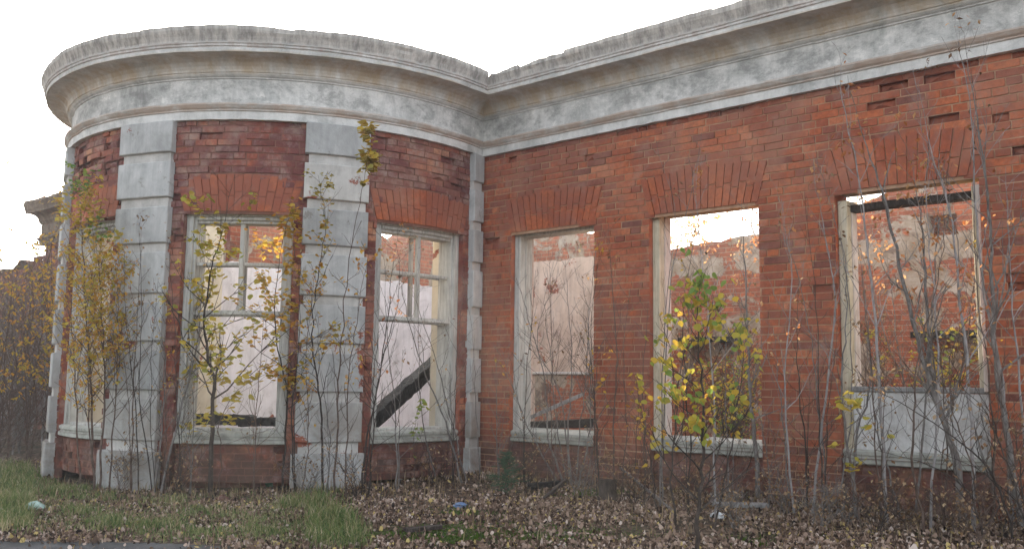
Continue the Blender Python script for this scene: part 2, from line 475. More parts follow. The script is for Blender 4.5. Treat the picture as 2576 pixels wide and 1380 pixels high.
b.inputs['Specular IOR Level'].default_value = 0.5
nt.links.new(ramp(nt, [(0.4, (0.015, 0.014, 0.012)), (0.65, (0.05, 0.06, 0.025))], noise(nt, coords(nt), 6, 7, 0.7)), b.inputs['Base Color'])
M['puddle'] = m
def plain(name, col, rough=0.5, trans=0.0, alpha=None):
    m, nt, b = new_mat(name, rough)
    n1 = noise(nt, coords(nt), 15, 5)
    nt.links.new(mix(nt, 1.0, col, ramp(nt, [(0.3, 0.7), (0.7, 1.15)], n1), 'MULTIPLY'), b.inputs['Base Color'])
    return m
M['bag_white'] = plain('white_plastic_film', (0.62, 0.64, 0.66), 0.35)
M['bag_blue'] = plain('blue_plastic_film', (0.13, 0.20, 0.34), 0.5)
M['bag_green'] = plain('green_plastic', (0.02, 0.10, 0.05), 0.35)
M['bottle'] = plain('pale_green_bottle', (0.42, 0.55, 0.50), 0.2)

# ---------------------------------------------------------------- added volume, lifts the blacks like veiling lens glare
hz = bpy.data.meshes.new('added_haze')
hx0, hx1, hy0, hy1, hz0, hz1 = -48, 48, -12, 62, -1.6, 13.5
hz.from_pydata([(x, y, z) for z in (hz0, hz1) for y in (hy0, hy1) for x in (hx0, hx1)], [],
               [(0, 2, 3, 1), (4, 5, 7, 6), (0, 1, 5, 4), (1, 3, 7, 5), (3, 2, 6, 7), (2, 0, 4, 6)])
hm = bpy.data.materials.new('black_lifting_veil'); hm.use_nodes = True
hm.node_tree.nodes.clear()
ho = hm.node_tree.nodes.new('ShaderNodeOutputMaterial'); hv = hm.node_tree.nodes.new('ShaderNodeVolumePrincipled')
hv.inputs['Color'].default_value = (0.92, 0.93, 0.95, 1)
hv.inputs['Density'].default_value = 0.0032
hv.inputs['Anisotropy'].default_value = 0.45
hm.node_tree.links.new(hv.outputs[0], ho.inputs['Volume'])
hz.materials.append(hm)
hob = bpy.data.objects.new('added_haze', hz); scene.collection.objects.link(hob)
tag(hob, 'added thin pale veil that lifts the dark tones', 'added_haze', kind='stuff')

# ---------------------------------------------------------------- setting: ground
def sgrid(lo, hi, step, far):
    a = [lo + i * step for i in range(int(round((hi - lo) / step)) + 1)]
    l = []; x = lo; s = step
    while x > -far: s *= 1.35; x -= s; l.append(x)
    r = []; x = a[-1]; s = step
    while x < far: s *= 1.35; x += s; r.append(x)
    return l[::-1] + a + r
gb = MB()
xs = sgrid(-11, 10, 0.14, 500); ys = sgrid(4.5, 20, 0.14, 600)
me = bpy.data.meshes.new('ground')
vs = [(x, y, gz(x, y)) for y in ys for x in xs]
nx = len(xs)
me.from_pydata(vs, [], [(j * nx + i, j * nx + i + 1, (j + 1) * nx + i + 1, (j + 1) * nx + i) for j in range(len(ys) - 1) for i in range(nx - 1)])
me.materials.append(M['ground'])
me.polygons.foreach_set('use_smooth', [True] * len(me.polygons))
go = bpy.data.objects.new('ground', me); scene.collection.objects.link(go)
tag(go, 'brown leaf-strewn soil in front of and inside the ruin', 'ground', kind='structure')

def sheet(name, poly, mat, lift, label, cat, step=0.12, ragged=0.12):
    """a thin sheet that follows the ground inside a polygon"""
    mb = MB()
    x0 = min(p[0] for p in poly); x1 = max(p[0] for p in poly); y0 = min(p[1] for p in poly); y1 = max(p[1] for p in poly)
    def ins(x, y):
        x += ragged * nz(x * 2.3, y * 2.3, 1.7) * 2; y += ragged * nz(x * 2.3, y * 2.3, 8.7) * 2
        c = False; j = len(poly) - 1
        for i in range(len(poly)):
            xi, yi = poly[i][:2]; xj, yj = poly[j][:2]
            if (yi > y) != (yj > y) and x < (xj - xi) * (y - yi) / (yj - yi + 1e-12) + xi: c = not c
            j = i
        return c
    i = x0
    while i < x1:
        j = y0
        while j < y1:
            if ins(i + step / 2, j + step / 2):
                q = [(i, j), (i + step, j), (i + step, j + step), (i, j + step)]
                mb.face([(a, b_, gz(a, b_) + lift) for a, b_ in q])
            j += step
        i += step
    o = mb.build(name, mat, smooth=True, merge=True)
    return tag(o, label, cat, kind='structure')
pA, pB = G(-60, 1352), G(470, 1372)
dirp = (pB - pA).normalized()
sheet('pavement', [tuple(pA - dirp * 2)[:2], tuple(pB + dirp * 0.5)[:2], (pB.x + 1.5, 3.0), (pA.x - 2, 3.0)], M['asphalt'], 0.012,
      'cracked grey asphalt edge in the lower left corner', 'pavement', 0.04, 0.04)
pc = G(1230, 1338)
sheet('puddle', [(pc.x + 0.75 * cos(a) , pc.y + 0.16 * sin(a)) for a in [i * pi / 8 for i in range(16)]], M['puddle'], 0.006,
      'shallow dark puddle with moss on the path in front of the ruin', 'puddle', 0.035, 0.14)

# ---------------------------------------------------------------- the ruin
ruin = thing('ruined_building', 'roofless red brick ruin with a rounded bow, empty windows and a broken stucco cornice', 'building', (C0.x, C0.y, 0))
CRS = 0.0768

def brickwork(mb, mp, u0, u1, z0, z1, holes, d=0.0, mat=0, mortar=1, rough=0.003, miss=None, seed=1, arches=(), deep=0.065):
    """every brick its own block standing a little proud of the mortar"""
    rg = random.Random(seed)
    row = 0; z = z0
    nrows = int(round((z1 - z0) / CRS))
    for row in range(nrows):
        za = z0 + row * CRS; zb = min(z0 + (row + 1) * CRS, z1)
        if row == nrows - 1: zb = z1
        zm = (za + zb) / 2
        iv = [(u0, u1)]
        for (a, b_, c, d_) in holes:
            if c <= zm <= d_:
                niv = []
                for s, e in iv:
                    if b_ <= s or a >= e: niv.append((s, e)); continue
                    if a > s + 1e-4: niv.append((s, a))
                    if b_ < e - 1e-4: niv.append((b_, e))
                iv = niv
        for s, e in iv:
            u = s - (rg.random() * 0.13 + (0.065 if row % 2 else 0.0))
            while u < e - 1e-4:
                L = 0.262 if rg.random() < (0.62 if row % 2 else 0.5) else 0.132
                L *= rg.uniform(0.97, 1.03)
                a = max(u, s); b_ = min(u + L, e)
                u += L
                if b_ - a < 0.004: continue
                um = (a + b_) / 2
                inarch = False
                for (ac, ah, a0, a1) in arches:
                    hh = ah + 0.11 * (zm - a0) / 0.42
                    if a0 - 0.01 < zm < a1 - (um - ac) ** 2 * 0.16 - 0.02 and abs(um - ac) + (b_ - a) * 0.42 < hh: inarch = True
                gone = (not inarch) and miss is not None and miss(um, zm, rg)
                if gone:
                    dp = d - (deep * rg.uniform(0.5, 1.1) if zm < 3.9 else deep * rg.uniform(.2, .5))
                    q = [(a, za), (b_, za), (b_, zb), (a, zb)]
                    cx_, cz_ = (a + b_) / 2 + rg.gauss(0, .03), (za + zb) / 2
                    for k in range(4):      # a broken uneven back
                        p, r = q[k], q[(k + 1) % 4]
                        mb.face([mp(p[0], p[1], dp), mp(r[0], r[1], dp), mp(cx_, cz_, dp + deep * rg.uniform(.1, .6))], mat, [p, r, (cx_, cz_)], 0.15)
                    for k in range(4):
                        p, r = q[k], q[(k + 1) % 4]
                        mb.face([mp(p[0], p[1], d - 0.009), mp(p[0], p[1], dp), mp(r[0], r[1], dp), mp(r[0], r[1], d - 0.009)][::-1], mat, [p, p, r, r], rg.random() * 0.4)
                    continue
                n = max(1, int((b_ - a) / 0.27))
                q = [(a, za), (b_, za), (b_, zb), (a, zb)]
                mb.face([mp(x, y, d - 0.009) for x, y in q], mortar, q, 0.5)
                if inarch: continue
                j = 0.0062 + rg.uniform(-0.0018, 0.0018)
                f = d + rg.gauss(0, rough)
                f = max(d - 0.006, min(d + 0.012, f))
                hurt = (zm > 3.3 or um > 5.95) and rg.random() < 0.10
                i0 = a + (j if a > s + 1e-4 else 0); i1 = b_ - (j if b_ < e - 1e-4 else 0)
                k0 = za + j + rg.uniform(-.0015, .0015); k1 = zb - j + rg.uniform(-.0015, .0015)
                if i1 - i0 < 0.01: continue
                t = rg.random()
                if rg.random() < 0.07: t = rg.random() * 0.12
                q = [(i0, k0), (i1, k0), (i1, k1), (i0, k1)]
                cf = [max(d - 0.0085, f + rg.gauss(0, rough * 0.4) - (rg.uniform(0, .03) if hurt else 0)) for _ in range(4)]
                ft = [mp(x, y, cc) for (x, y), cc in zip(q, cf)]
                bk = [mp(x, y, d - 0.011) for x, y in q]
                mb.face(ft, mat, q, t)
                for k in range(4):
                    k2 = (k + 1) % 4
                    mb.face([ft[k], bk[k], bk[k2], ft[k2]], mat, [q[k], q[k], q[k2], q[k2]], t)

def voussoirs(mb, mp, uc, half, z0, z1, mat=0, seed=3, d=0.006, w=0.083):
    rg = random.Random(seed)
    n = int(round(2 * half / w))
    spread = 0.11
    for i in range(n):
        la = -half + 2 * half * i / n; lb = -half + 2 * half * (i + 1) / n
        top = z1 - (uc * 0 + ((la + lb) / 2) ** 2) * 0.16
        cut = lerp(z0, top, 0.53 if i % 2 else 0.42) + rg.uniform(-.01, .01)
        for (a, b_) in ((z0, cut), (cut, top)):
            g = 0.0055 if d > 0.004 else 0.003
            def X(l, z): return uc + l * (1 + spread * (z - z0) / 0.42 / half)
            q = [(X(la, a) + g, a + g), (X(lb, a) - g, a + g), (X(lb, b_) - g, b_ - g), (X(la, b_) + g, b_ - g)]
            f = d + rg.gauss(0, 0.0025); t = rg.random()
            ft = [mp(x, y, f) for x, y in q]; bk = [mp(x, y, -0.012) for x, y in q]
            mb.face(ft, mat, q, t)
            for k in range(4):
                k2 = (k + 1) % 4
                mb.face([ft[k], bk[k], bk[k2], ft[k2]], mat, [q[k], q[k], q[k2], q[k2]], t)

def body(mb, mp, u0, u1, top, holes, d0, d1, front=None, back=0, side=0, step=0.2, z0=-0.3, jag=0.0, seed=0, soffit=None):
    """the mass of a wall from d0 (outer) back to d1 with its openings, as columns"""
    rg = random.Random(seed)
    br = {u0, u1}
    for h in holes: br.add(max(u0, min(u1, h[0]))); br.add(max(u0, min(u1, h[1])))
    base = sorted(br); us = []
    for a, b_ in zip(base, base[1:]):
        n = max(1, int(math.ceil((b_ - a) / step)))
        us += [a + (b_ - a) * i / n for i in range(n)]
    us.append(base[-1])
    if callable(top): tops = [top(u) for u in us]
    else: tops = [top] * len(us)
    if jag: tops = [t + rg.uniform(-jag, jag) for t in tops]
    prev = None
    cols = []
    for i in range(len(us) - 1):
        a, b_ = us[i], us[i + 1]; um = (a + b_) / 2
        iv = [(z0, None)]
        for h in holes:
            if h[0] < um < h[1]:
                niv = []
                for s, e in iv:
                    if h[2] > s: niv.append((s, h[2]))
                    niv.append((h[3], e))
                iv = niv
        cols.append(iv)
        ta, tb = tops[i], tops[i + 1]
        for s, e in iv:
            ea = ta if e is None else e; eb = tb if e is None else e
            if e is None and s >= min(ta, tb): continue
            if front is not None:
                mb.face([mp(a, s, d0), mp(b_, s, d0), mp(b_, eb, d0), mp(a, ea, d0)], front, [(a, s), (b_, s), (b_, eb), (a, ea)])
            if back is not None:
                mb.face([mp(b_, s, d1), mp(a, s, d1), mp(a, ea, d1), mp(b_, eb, d1)], back, [(b_, s), (a, s), (a, ea), (b_, eb)])
            mb.face([mp(a, ea, d0), mp(b_, eb, d0), mp(b_, eb, d1), mp(a, ea, d1)], side, [(a, d0), (b_, d0), (b_, d1), (a, d1)])
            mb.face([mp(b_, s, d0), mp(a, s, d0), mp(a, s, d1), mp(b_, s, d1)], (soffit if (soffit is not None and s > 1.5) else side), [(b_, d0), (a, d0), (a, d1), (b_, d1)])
    for i in range(len(us)):
        L = cols[i - 1] if i > 0 else []; Rr = cols[i] if i < len(cols) else []
        if L == Rr: continue
        t = tops[i]
        def segs(c): return [(s, t if e is None else e) for s, e in c]
        def sub(A, B):
            out = A
            for bs, be in B:
                nn = []
                for s, e in out:
                    if be <= s or bs >= e: nn.append((s, e)); continue
                    if bs > s: nn.append((s, bs))
                    if be < e: nn.append((be, e))
                out = nn
            return out
        for s, e in sub(segs(L), segs(Rr)) + sub(segs(Rr), segs(L)):
            if e - s < 1e-4: continue
            u = us[i]
            nn = max(1, int((e - s) / 0.6))
            for k in range(nn):
                sa = s + (e - s) * k / nn; sb = s + (e - s) * (k + 1) / nn
                mb.face([mp(u, sa, d0), mp(u, sa, d1), mp(u, sb, d1), mp(u, sb, d0)], side, [(d0, sa), (d1, sa), (d1, sb), (d0, sb)])

def fbox(mb, mp, u0, u1, z0, z1, d0, d1, mat=0, step=0.15, ch=0.0, wob=0.0, seed=0):
    """box on a wall (curved when the wall is), front at d1, with a small chamfer"""
    n = max(1, int(math.ceil((u1 - u0) / step)))
    t = 0.5
    def ring(u):
        c = ch
        w = wob * nz(u * 3.1, z0 * 2 + seed)
        return [(u, z0 + w, d0), (u, z0 + w, d1 - c), (u, z0 + c + w, d1), (u, z1 - c + w, d1), (u, z1 + w, d1 - c), (u, z1 + w, d0)]
    uu = [u0 + (u1 - u0) * i / n for i in range(n + 1)]
    if ch:
        # end chamfers
        uu = [u0, u0 + ch] + [x for x in uu if u0 + ch * 1.5 < x < u1 - ch * 1.5] + [u1 - ch, u1]
    rings = []
    for i, u in enumerate(uu):
        r = ring(u)
        if ch and i in (0, len(uu) - 1): r = [(a, b_, min(c, d1 - ch)) for a, b_, c in r]
        rings.append(r)
    for r0, r1 in zip(rings, rings[1:]):
        for k in range(5):
            a, b_, c, d = r0[k], r1[k], r1[k + 1], r0[k + 1]
            mb.face([mp(*a), mp(*b_), mp(*c), mp(*d)], mat, [(a[0], a[1] + a[2]), (b_[0], b_[1] + b_[2]), (c[0], c[1] + c[2]), (d[0], d[1] + d[2])], t)
        a, b_, c, d = r0[5], r1[5], r1[0], r0[0]
        mb.face([mp(*a), mp(*b_), mp(*c), mp(*d)], mat, None, t)
    for r in (rings[0], rings[-1]):
        mb.face([mp(*p) for p in r], mat, [(p[2], p[1]) for p in r], t)

ZS, ZW = 0.49, 2.95
SPZ = 6 * CRS                      # top of the spandrel brick
WZ = 38 * CRS + 0.03
FW = [(0.54, 1.80), (2.54, 3.835), (4.615, 5.89), (6.70, 7.95)]
fholes = [(a, b_, -1.0, WZ) for a, b_ in FW]
UR = 9.2                           # right end of the long wall
def line_circle_u(d, right=True):
    """u on the long wall (offset d) where the bow (offset d) meets it"""
    r = RR + d; h = COFF - d
    s = sqrt(max(r * r - h * h, 0))
    return CU + (s if right else -s)
def circ_angle(d, right=True):
    u = line_circle_u(d, right)
    p = C0 + Wd * u + Nd * d
    return atan2(p.x - CC.x, -(p.y - CC.y))
A1 = circ_angle(0.0) * RR
A0 = (circ_angle(0.0, False)) * RR
if A0 > 0: A0 -= 2 * pi * RR

def miss_main(u, z, rg):
    if z > 3.9 and u > 2.2 and nz(u * 2.3, 4) + .4 * nz(u * 9, 1) > -0.1: return True
    if z > 3.45 and u > 4.8 and rg.random() < 0.06: return True
    if z > 3.6 and u > 0.8 and rg.random() < 0.018: return True
    if u > 6.0 and z > 1.9 and rg.random() < 0.08: return True
    if z < 0.3 and rg.random() < 0.03: return True
    return rg.random() < 0.003
arF = [((a + b_) / 2, (b_ - a) / 2, WZ, 3.42) for a, b_ in FW]
mb = MB()
brickwork(mb, F, 0.0, UR, 0.0, 52 * CRS, fholes, 0.0, 0, 1, 0.0028, miss_main, 11, arF)
for a, b_ in FW:                    # spandrels stand back
    brickwork(mb, F, a, b_, 0.0, SPZ, [], -0.085, 2, 3, 0.004, lambda u, z, rg: rg.random() < 0.03, int(a * 100))
    for u in (a, b_):
        mb.face([F(u, -0.1, 0.0), F(u, -0.1, -0.1), F(u, SPZ, -0.1), F(u, SPZ, 0.0)], 2, [(0, -.1), (.1, -.1), (.1, SPZ), (0, SPZ)], 0.4)
brickwork(mb, F, -0.0 + UR, UR + 0.01, 0.0, 52 * CRS, [], 0.0, 0, 1)
long_wall = mb.build('brick_wall', [M['brick'], M['mortar'], M['brick_worn'], M['mortar_dark']], ruin)
long_wall['label'] = 'long straight wall of clean red brick'
for i, (uc, half, z0, z1) in enumerate(arF):
    mb = MB(); voussoirs(mb, F, uc, half, z0, z1, 0, 30 + i)
    mb.build('window_arch', [M['brick_arch'], M['mortar']], ruin)

# mass behind the face of the long wall, two layers so that openings widen inwards
mb = MB()
h1 = [(a, b_, SPZ, WZ) for a, b_ in FW]
h2 = [(a - 0.13, b_ + 0.13, SPZ, WZ + 0.10) for a, b_ in FW]
uL = line_circle_u(-0.3)
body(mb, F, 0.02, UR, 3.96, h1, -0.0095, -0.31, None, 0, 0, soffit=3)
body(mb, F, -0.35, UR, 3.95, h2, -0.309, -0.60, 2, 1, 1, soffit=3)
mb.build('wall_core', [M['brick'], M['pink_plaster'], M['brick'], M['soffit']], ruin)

# the bow
WINS = [(-97, -72.5), (-55.2, -31.0), (-11.8, 12.1), (30.2, 55.6)]
KW = [(deg(a), deg(b_)) for a, b_ in WINS]
kholes = [(a, b_, -1.0, WZ) for a, b_ in KW]
def miss_bow(u, z, rg):
    if z > 3.35 and rg.random() < 0.05: return True
    if u < deg(-28) and z > 3.0 and rg.random() < 0.22: return True
    return rg.random() < 0.012
arK = [((a + b_) / 2, (b_ - a) / 2, WZ, 3.37) for a, b_ in KW]
mb = MB()
brickwork(mb, K, deg(-112), A1 - 0.0, 0.0, 52 * CRS, kholes, 0.0, 0, 1, 0.0055, miss_bow, 21, arK, 0.05)
for a, b_ in KW:
    brickwork(mb, K, a, b_, 0.0, SPZ, [], -0.075, 0, 1, 0.006, lambda u, z, rg: rg.random() < 0.04, int(a * 100))
    for u in (a, b_):
        mb.face([K(u, -0.1, 0.0), K(u, -0.1, -0.09), K(u, SPZ, -0.09), K(u, SPZ, 0.0)], 0, [(0, -.1), (.1, -.1), (.1, SPZ), (0, SPZ)], 0.4)
bow = mb.build('bow_wall', [M['brick_worn'], M['mortar_dark']], ruin)
bow['label'] = 'rounded bow wall of stained eroded brick'
for i, (uc, half, z0, z1) in enumerate(arK):
    mb = MB(); voussoirs(mb, K, uc, half, z0, z1, 0, 50 + i, 0.002, 0.08)
    mb.build('window_arch', [M['brick_arch'], M['mortar']], ruin)
mb = MB()
h1 = [(a, b_, SPZ, WZ) for a, b_ in KW]
h2 = [(a - 0.12, b_ + 0.12, SPZ, WZ + 0.08) for a, b_ in KW]
aE = circ_angle(-0.3) * RR
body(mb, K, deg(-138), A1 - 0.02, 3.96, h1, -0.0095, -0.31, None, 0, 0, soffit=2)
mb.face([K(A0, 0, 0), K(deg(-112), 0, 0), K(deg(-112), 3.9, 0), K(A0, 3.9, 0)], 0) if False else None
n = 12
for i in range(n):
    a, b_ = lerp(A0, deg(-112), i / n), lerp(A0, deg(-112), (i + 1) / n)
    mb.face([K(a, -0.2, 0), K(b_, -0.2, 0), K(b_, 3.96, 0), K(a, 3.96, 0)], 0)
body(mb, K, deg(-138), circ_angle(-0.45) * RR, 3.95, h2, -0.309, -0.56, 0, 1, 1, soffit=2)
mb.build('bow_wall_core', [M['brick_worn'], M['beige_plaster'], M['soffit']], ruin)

# entablature: one profile swept round the bow, mitred into the long wall
PROF = [(-0.02, 3.975), (0.055, 3.975), (0.06, 4.065), (0.075, 4.07), (0.075, 4.083), (0.095, 4.10), (0.115, 4.13), (0.115, 4.147),
        (0.035, 4.160), (0.035, 4.44), (0.05, 4.445), (0.05, 4.458), (0.07, 4.468), (0.088, 4.487), (0.088, 4.50), (0.10, 4.505), (0.10, 4.53),
        (0.112, 4.565), (0.14, 4.605), (0.19, 4.638), (0.25, 4.655), (0.335, 4.66), (0.345, 4.648), (0.358, 4.648), (0.36, 4.70),
        (0.372, 4.706), (0.372, 4.728), (0.382, 4.735), (0.388, 4.77), (0.402, 4.81), (0.418, 4.845), (0.428, 4.875), (0.428, 4.918),
        (0.39, 4.93), (0.15, 4.94), (-0.15, 4.95), (-0.5, 4.93), (-0.5, 3.975)]
def chip(s, top, seed):
    """how much is broken off the upper edge at path length s"""
    v = 0.5 + 0.6 * nz(s * 0.9, seed) + (0.25 if nz(math.floor(s * 3.1 + nz(s * 7, 2) * .6) * 3.7, seed + 3) > 0.1 else 0) + 0.10 * nz(s * 12, seed + 6)
    return v
def sweep(mb, mp, s0f, s1f, n, amp, seed, prof=PROF):
    rows = []
    for i in range(n + 1):
        row = []
        for (d, z) in prof:
            a, b_ = s0f(d), s1f(d)
            s = a + (b_ - a) * i / n
            dd, zz = d, z
            if z > 4.86 and d > -0.3:
                c = max(0.0, chip(s, True, seed) - 0.5)
                k = amp(s)
                zz -= 0.10 * k * c * (1 if d > 0.1 else 0.6)
                dd -= 0.07 * k * c if d > 0.3 else 0
                zz += 0.007 * nz(s * 9, d * 20, seed)
            elif z < 3.99 and d > 0.02:
                zz += 0.006 * nz(s * 7, seed) ; dd -= 0.004 * abs(nz(s * 5, seed + 1))
            else:
                e = 0.0035
                zz += e * nz(s * 4, z * 9, seed); dd += e * 1.3 * nz(s * 3.3, z * 9, seed + 5)
                if -0.1 < d: 
                    b = nz(s * 2.1, z * 7, seed + 11)
                    if b > 0.38: dd -= 0.02 * (b - 0.38) / 0.3
            row.append((s, zz, dd))
        rows.append(row)
    for r0, r1 in zip(rows, rows[1:]):
        for k in range(len(prof)):
            k2 = (k + 1) % len(prof)
            a, b_, c, e = r0[k], r1[k], r1[k2], r0[k2]
            mb.face([mp(*a), mp(*b_), mp(*c), mp(*e)], 0)
    for r in (rows[0], rows[-1]):
        mb.face([mp(*p) for p in r], 0)
mb = MB()
sweep(mb, K, lambda d: A0 + 0.3, lambda d: circ_angle(d) * RR, 460, lambda s: 0.35 + (0.9 if s < deg(-50) else 0), 1.0)
cb = mb.build('bow_cornice', [M['cornice']], ruin)
mb = MB()
sweep(mb, F, lambda d: line_circle_u(d), lambda d: UR, 380, lambda s: 0.5 + (0.9 if 0.2 < s < 2.3 else 0), 5.0)
cf = mb.build('cornice', [M['cornice']], ruin)

# far part of the long wall, beyond the bow
mb = MB()
ULA = line_circle_u(0.0, False)
brickwork(mb, F, -18.5, ULA, 0.0, 52 * CRS, [(-18.6, -13.0, 3.75, 9), (-16.6, -13.6, 3.5, 9)], 0.0, 0, 1, 0.004, lambda u, z, rg: rg.random() < 0.03, 71)
body(mb, F, -18.5, ULA - 0.2, lambda u: 3.97 if u > -13.0 else 3.62 + 0.25 * nz(u * 1.3) , [], -0.0095, -0.6, None, 1, 1, step=0.2)
fw = mb.build('rear_brick_wall', [M['brick_worn'], M['mortar_dark']], ruin)
mb = MB()
sweep(mb, F, lambda d: -13.2 - 0.25 * d, lambda d: line_circle_u(max(d, 0), False), 190, lambda s: 1.3, 9.0)
mb.build('broken_cornice', [M['cornice_far']], ruin)

# rusticated pilasters
PIL = [(-112, -98.5), (-70.3, -56.8), (-28.7, -14.6), (13.9, 27.7), (57.7, 61.9)]
BL = [(3.975, 3.62), (3.51, 3.11), (3.00, 2.595), (2.49, 2.035), (1.93, 1.51), (1.40, 0.98), (0.87, 0.435)]
for pi_, (a, b_) in enumerate(PIL):
    ua, ub = deg(a), deg(b_)
    narrow = pi_ == 4
    mb = MB()
    ins = 0.042 if not narrow else 0.012
    fbox(mb, K, ua + ins, ub - ins * (0.6 if not narrow else 1), -0.2, 3.97, -0.03, 0.052, 0, 0.12, 0.0)
    p = mb.build('pilaster', [M['block_back']], ruin)
    for bi, (zt, zb) in enumerate(BL):
        mb = MB()
        fbox(mb, K, ua, ub, zb, zt, 0.0, 0.092 if not narrow else 0.085, 0, 0.08, 0.009, 0.004, bi + pi_ * 7)
        if pi_ == 3 and bi == 1: pass
        mb.build('block', [M['block_chipped'] if (pi_ == 3 and bi == 1) else M['block']], p)
    mb = MB()
    fbox(mb, K, ua - 0.03, ub + (0.03 if not narrow else 0), -0.25, 0.315, 0.0, 0.118 if not narrow else 0.1, 0, 0.08, 0.012)
    mb.build('plinth', [M['block']], p)

# window sills
def sill(mp, a, b_, depth0, kind=0):
    mb = MB()
    n = 14
    pr = [(-0.32, 0.415), (0.0 + depth0, 0.405), (0.02 + depth0, 0.415), (0.02 + depth0, 0.455), (-0.005 + depth0, 0.468), (-0.005 + depth0, 0.485),
          (0.012 + depth0, 0.492), (0.012 + depth0, 0.525), (-0.02 + depth0, 0.54), (-0.32, 0.565)]
    rows = []
    for i in range(n + 1):
        u = lerp(a + 0.003, b_ - 0.003, i / n)
        rows.append([(u, z + 0.004 * nz(u * 4, z * 10), d + 0.006 * nz(u * 6, z * 8, 3)) for d, z in pr])
    for r0, r1 in zip(rows, rows[1:]):
        for k in range(len(pr)):
            k2 = (k + 1) % len(pr)
            mb.face([mp(*r0[k]), mp(*r1[k]), mp(*r1[k2]), mp(*r0[k2])], 0)
    for r in (rows[0], rows[-1]): mb.face([mp(*p) for p in r], 0)
    return mb.build('window_sill', [M['sill']], ruin)
for i, (a, b_) in enumerate(KW): sill(K, a, b_, -0.03)
for i, (a, b_) in enumerate(FW): sill(F, a, b_, -0.045)

# window frames of the bow: deep double frames, transom, glazing bar, mullions
def bow_frame(a, b_, seed, mull=True):
    mb = MB()
    zt = WZ
    c = 0.115
    fbox(mb, K, a + 0.002, a + c, 0.53, zt, -0.30, -0.10, 0, 0.2, 0.006)
    fbox(mb, K, b_ - c, b_ - 0.002, 0.53, zt, -0.30, -0.10, 0, 0.2, 0.006)
    fbox(mb, K, a + 0.004, a + c - 0.03, 0.53, zt, -0.10, -0.065, 0, 0.2, 0.004)
    fbox(mb, K, b_ - c + 0.03, b_ - 0.004, 0.53, zt, -0.10, -0.065, 0, 0.2, 0.004)
    # head: stepped
    fbox(mb, K, a + 0.003, b_ - 0.003, zt - 0.045, zt - 0.002, -0.30, -0.055, 0, 0.15, 0.005)
    fbox(mb, K, a + c - 0.002, b_ - c + 0.002, zt - 0.085, zt - 0.045, -0.29, -0.085, 0, 0.15, 0.006)
    fbox(mb, K, a + c - 0.002, b_ - c + 0.002, zt - 0.12, zt - 0.085, -0.28, -0.115, 0, 0.15, 0.006)
    fbox(mb, K, a + c - 0.002, b_ - c + 0.002, 0.53, 0.575, -0.29, -0.12, 0, 0.15, 0.006)
    fr = mb.build('window_frame', [M['paint']], ruin)
    if not mull: return
    mid = (a + b_) / 2 + seed
    x0, x1 = a + c, b_ - c
    mb = MB(); fbox(mb, K, x0, x1, 1.795, 1.86, -0.20, -0.125, 0, 0.15, 0.008); fbox(mb, K, x0, x1, 1.81, 1.835, -0.125, -0.105, 0, 0.15, 0.004)
    mb.build('transom', [M['paint']], fr)
    for dz, lo, hi, wd in ((-0.155, 0, 0, 0.026), (-0.29, 0, 0, 0.024)):
        mb = MB()
        fbox(mb, K, mid - wd, mid + wd, 1.86, zt - 0.12, dz - 0.03, dz + 0.02, 0, 0.2, 0.006)
        mb.build('mullion', [M['paint'] if dz > -0.2 else M['greywood']], fr)
        mb = MB()
        fbox(mb, K, x0, mid - wd - 0.001, 2.36, 2.395, dz - 0.025, dz + 0.01, 0, 0.2, 0.004)
        fbox(mb, K, mid + wd + 0.001, x1, 2.36, 2.395, dz - 0.025, dz + 0.01, 0, 0.2, 0.004)
        mb.build('glazing_bar', [M['paint'] if dz > -0.2 else M['greywood']], fr)
    mb = MB()
    fbox(mb, K, x0, x1, 1.80, 1.85, -0.30, -0.25, 0, 0.2, 0.004)
    mb.build('inner_transom', [M['greywood']], fr)
bow_frame(*KW[1], 0.0, False)
bow_frame(*KW[2], 0.03)
bow_frame(*KW[3], 0.02)

# frames of the long wall
def long_frame(a, b_, kind):
    mb = MB()
    c = 0.09
    zt = WZ if kind != 2 else WZ - 0.075
    z0 = 0.53 if kind != 2 else 0.53
    fbox(mb, F, a + 0.002, a + c, z0, zt, -0.17, -0.07, 0, 0.3, 0.006)
    fbox(mb, F, a + 0.002, a + c + 0.012, z0, zt, -0.29, -0.175, 1, 0.3, 0.006)
    if kind == 0:
        fbox(mb, F, a + 0.01, b_ - 0.01, zt - 0.05, zt - 0.003, -0.29, -0.09, 0, 0.3, 0.006)
        fbox(mb, F, b_ - c, b_ - 0.002, z0, zt - 0.05, -0.29, -0.12, 0, 0.3, 0.006)
    if kind == 2:
        fbox(mb, F, b_ - c, b_ - 0.002, z0 + 0.55, zt, -0.17, -0.09, 0, 0.3, 0.006)
        fbox(mb, F, b_ - c - 0.02, b_ - 0.002, z0 + 0.55, zt, -0.29, -0.175, 0, 0.3, 0.006)
        fbox(mb, F, b_ - 0.045, b_ - 0.004, z0 + 0.55, zt, -0.088, -0.05, 1, 0.3, 0.004)
    fr = mb.build('window_frame', [M['paint'] if kind == 0 else M['paint_cream'], M['paint'] if kind == 0 else M['paint_pink']], ruin)
    if kind == 2:
        mb = MB()
        fbox(mb, F, a + c, b_ - c, zt - 0.10, zt - 0.03, -0.26, -0.16, 0, 0.12, 0.01, 0.012)
        o = mb.build('head_rail', [M['bark_dark']], fr)
        mb = MB()                                    # apron below: plastered panel with a timber ledge
        fbox(mb, F, a + c + 0.002, b_ - 0.004, 0.50, 1.06, -0.20, -0.085, 0, 0.3, 0.004)
        mb.build('apron_panel', [M['apron']], ruin)
        mb = MB()
        fbox(mb, F, a + 0.01, b_ - 0.004, 1.062, 1.115, -0.27, -0.07, 0, 0.15, 0.01, 0.004)
        mb.build('ledge_board', [M['greywood']], fr)
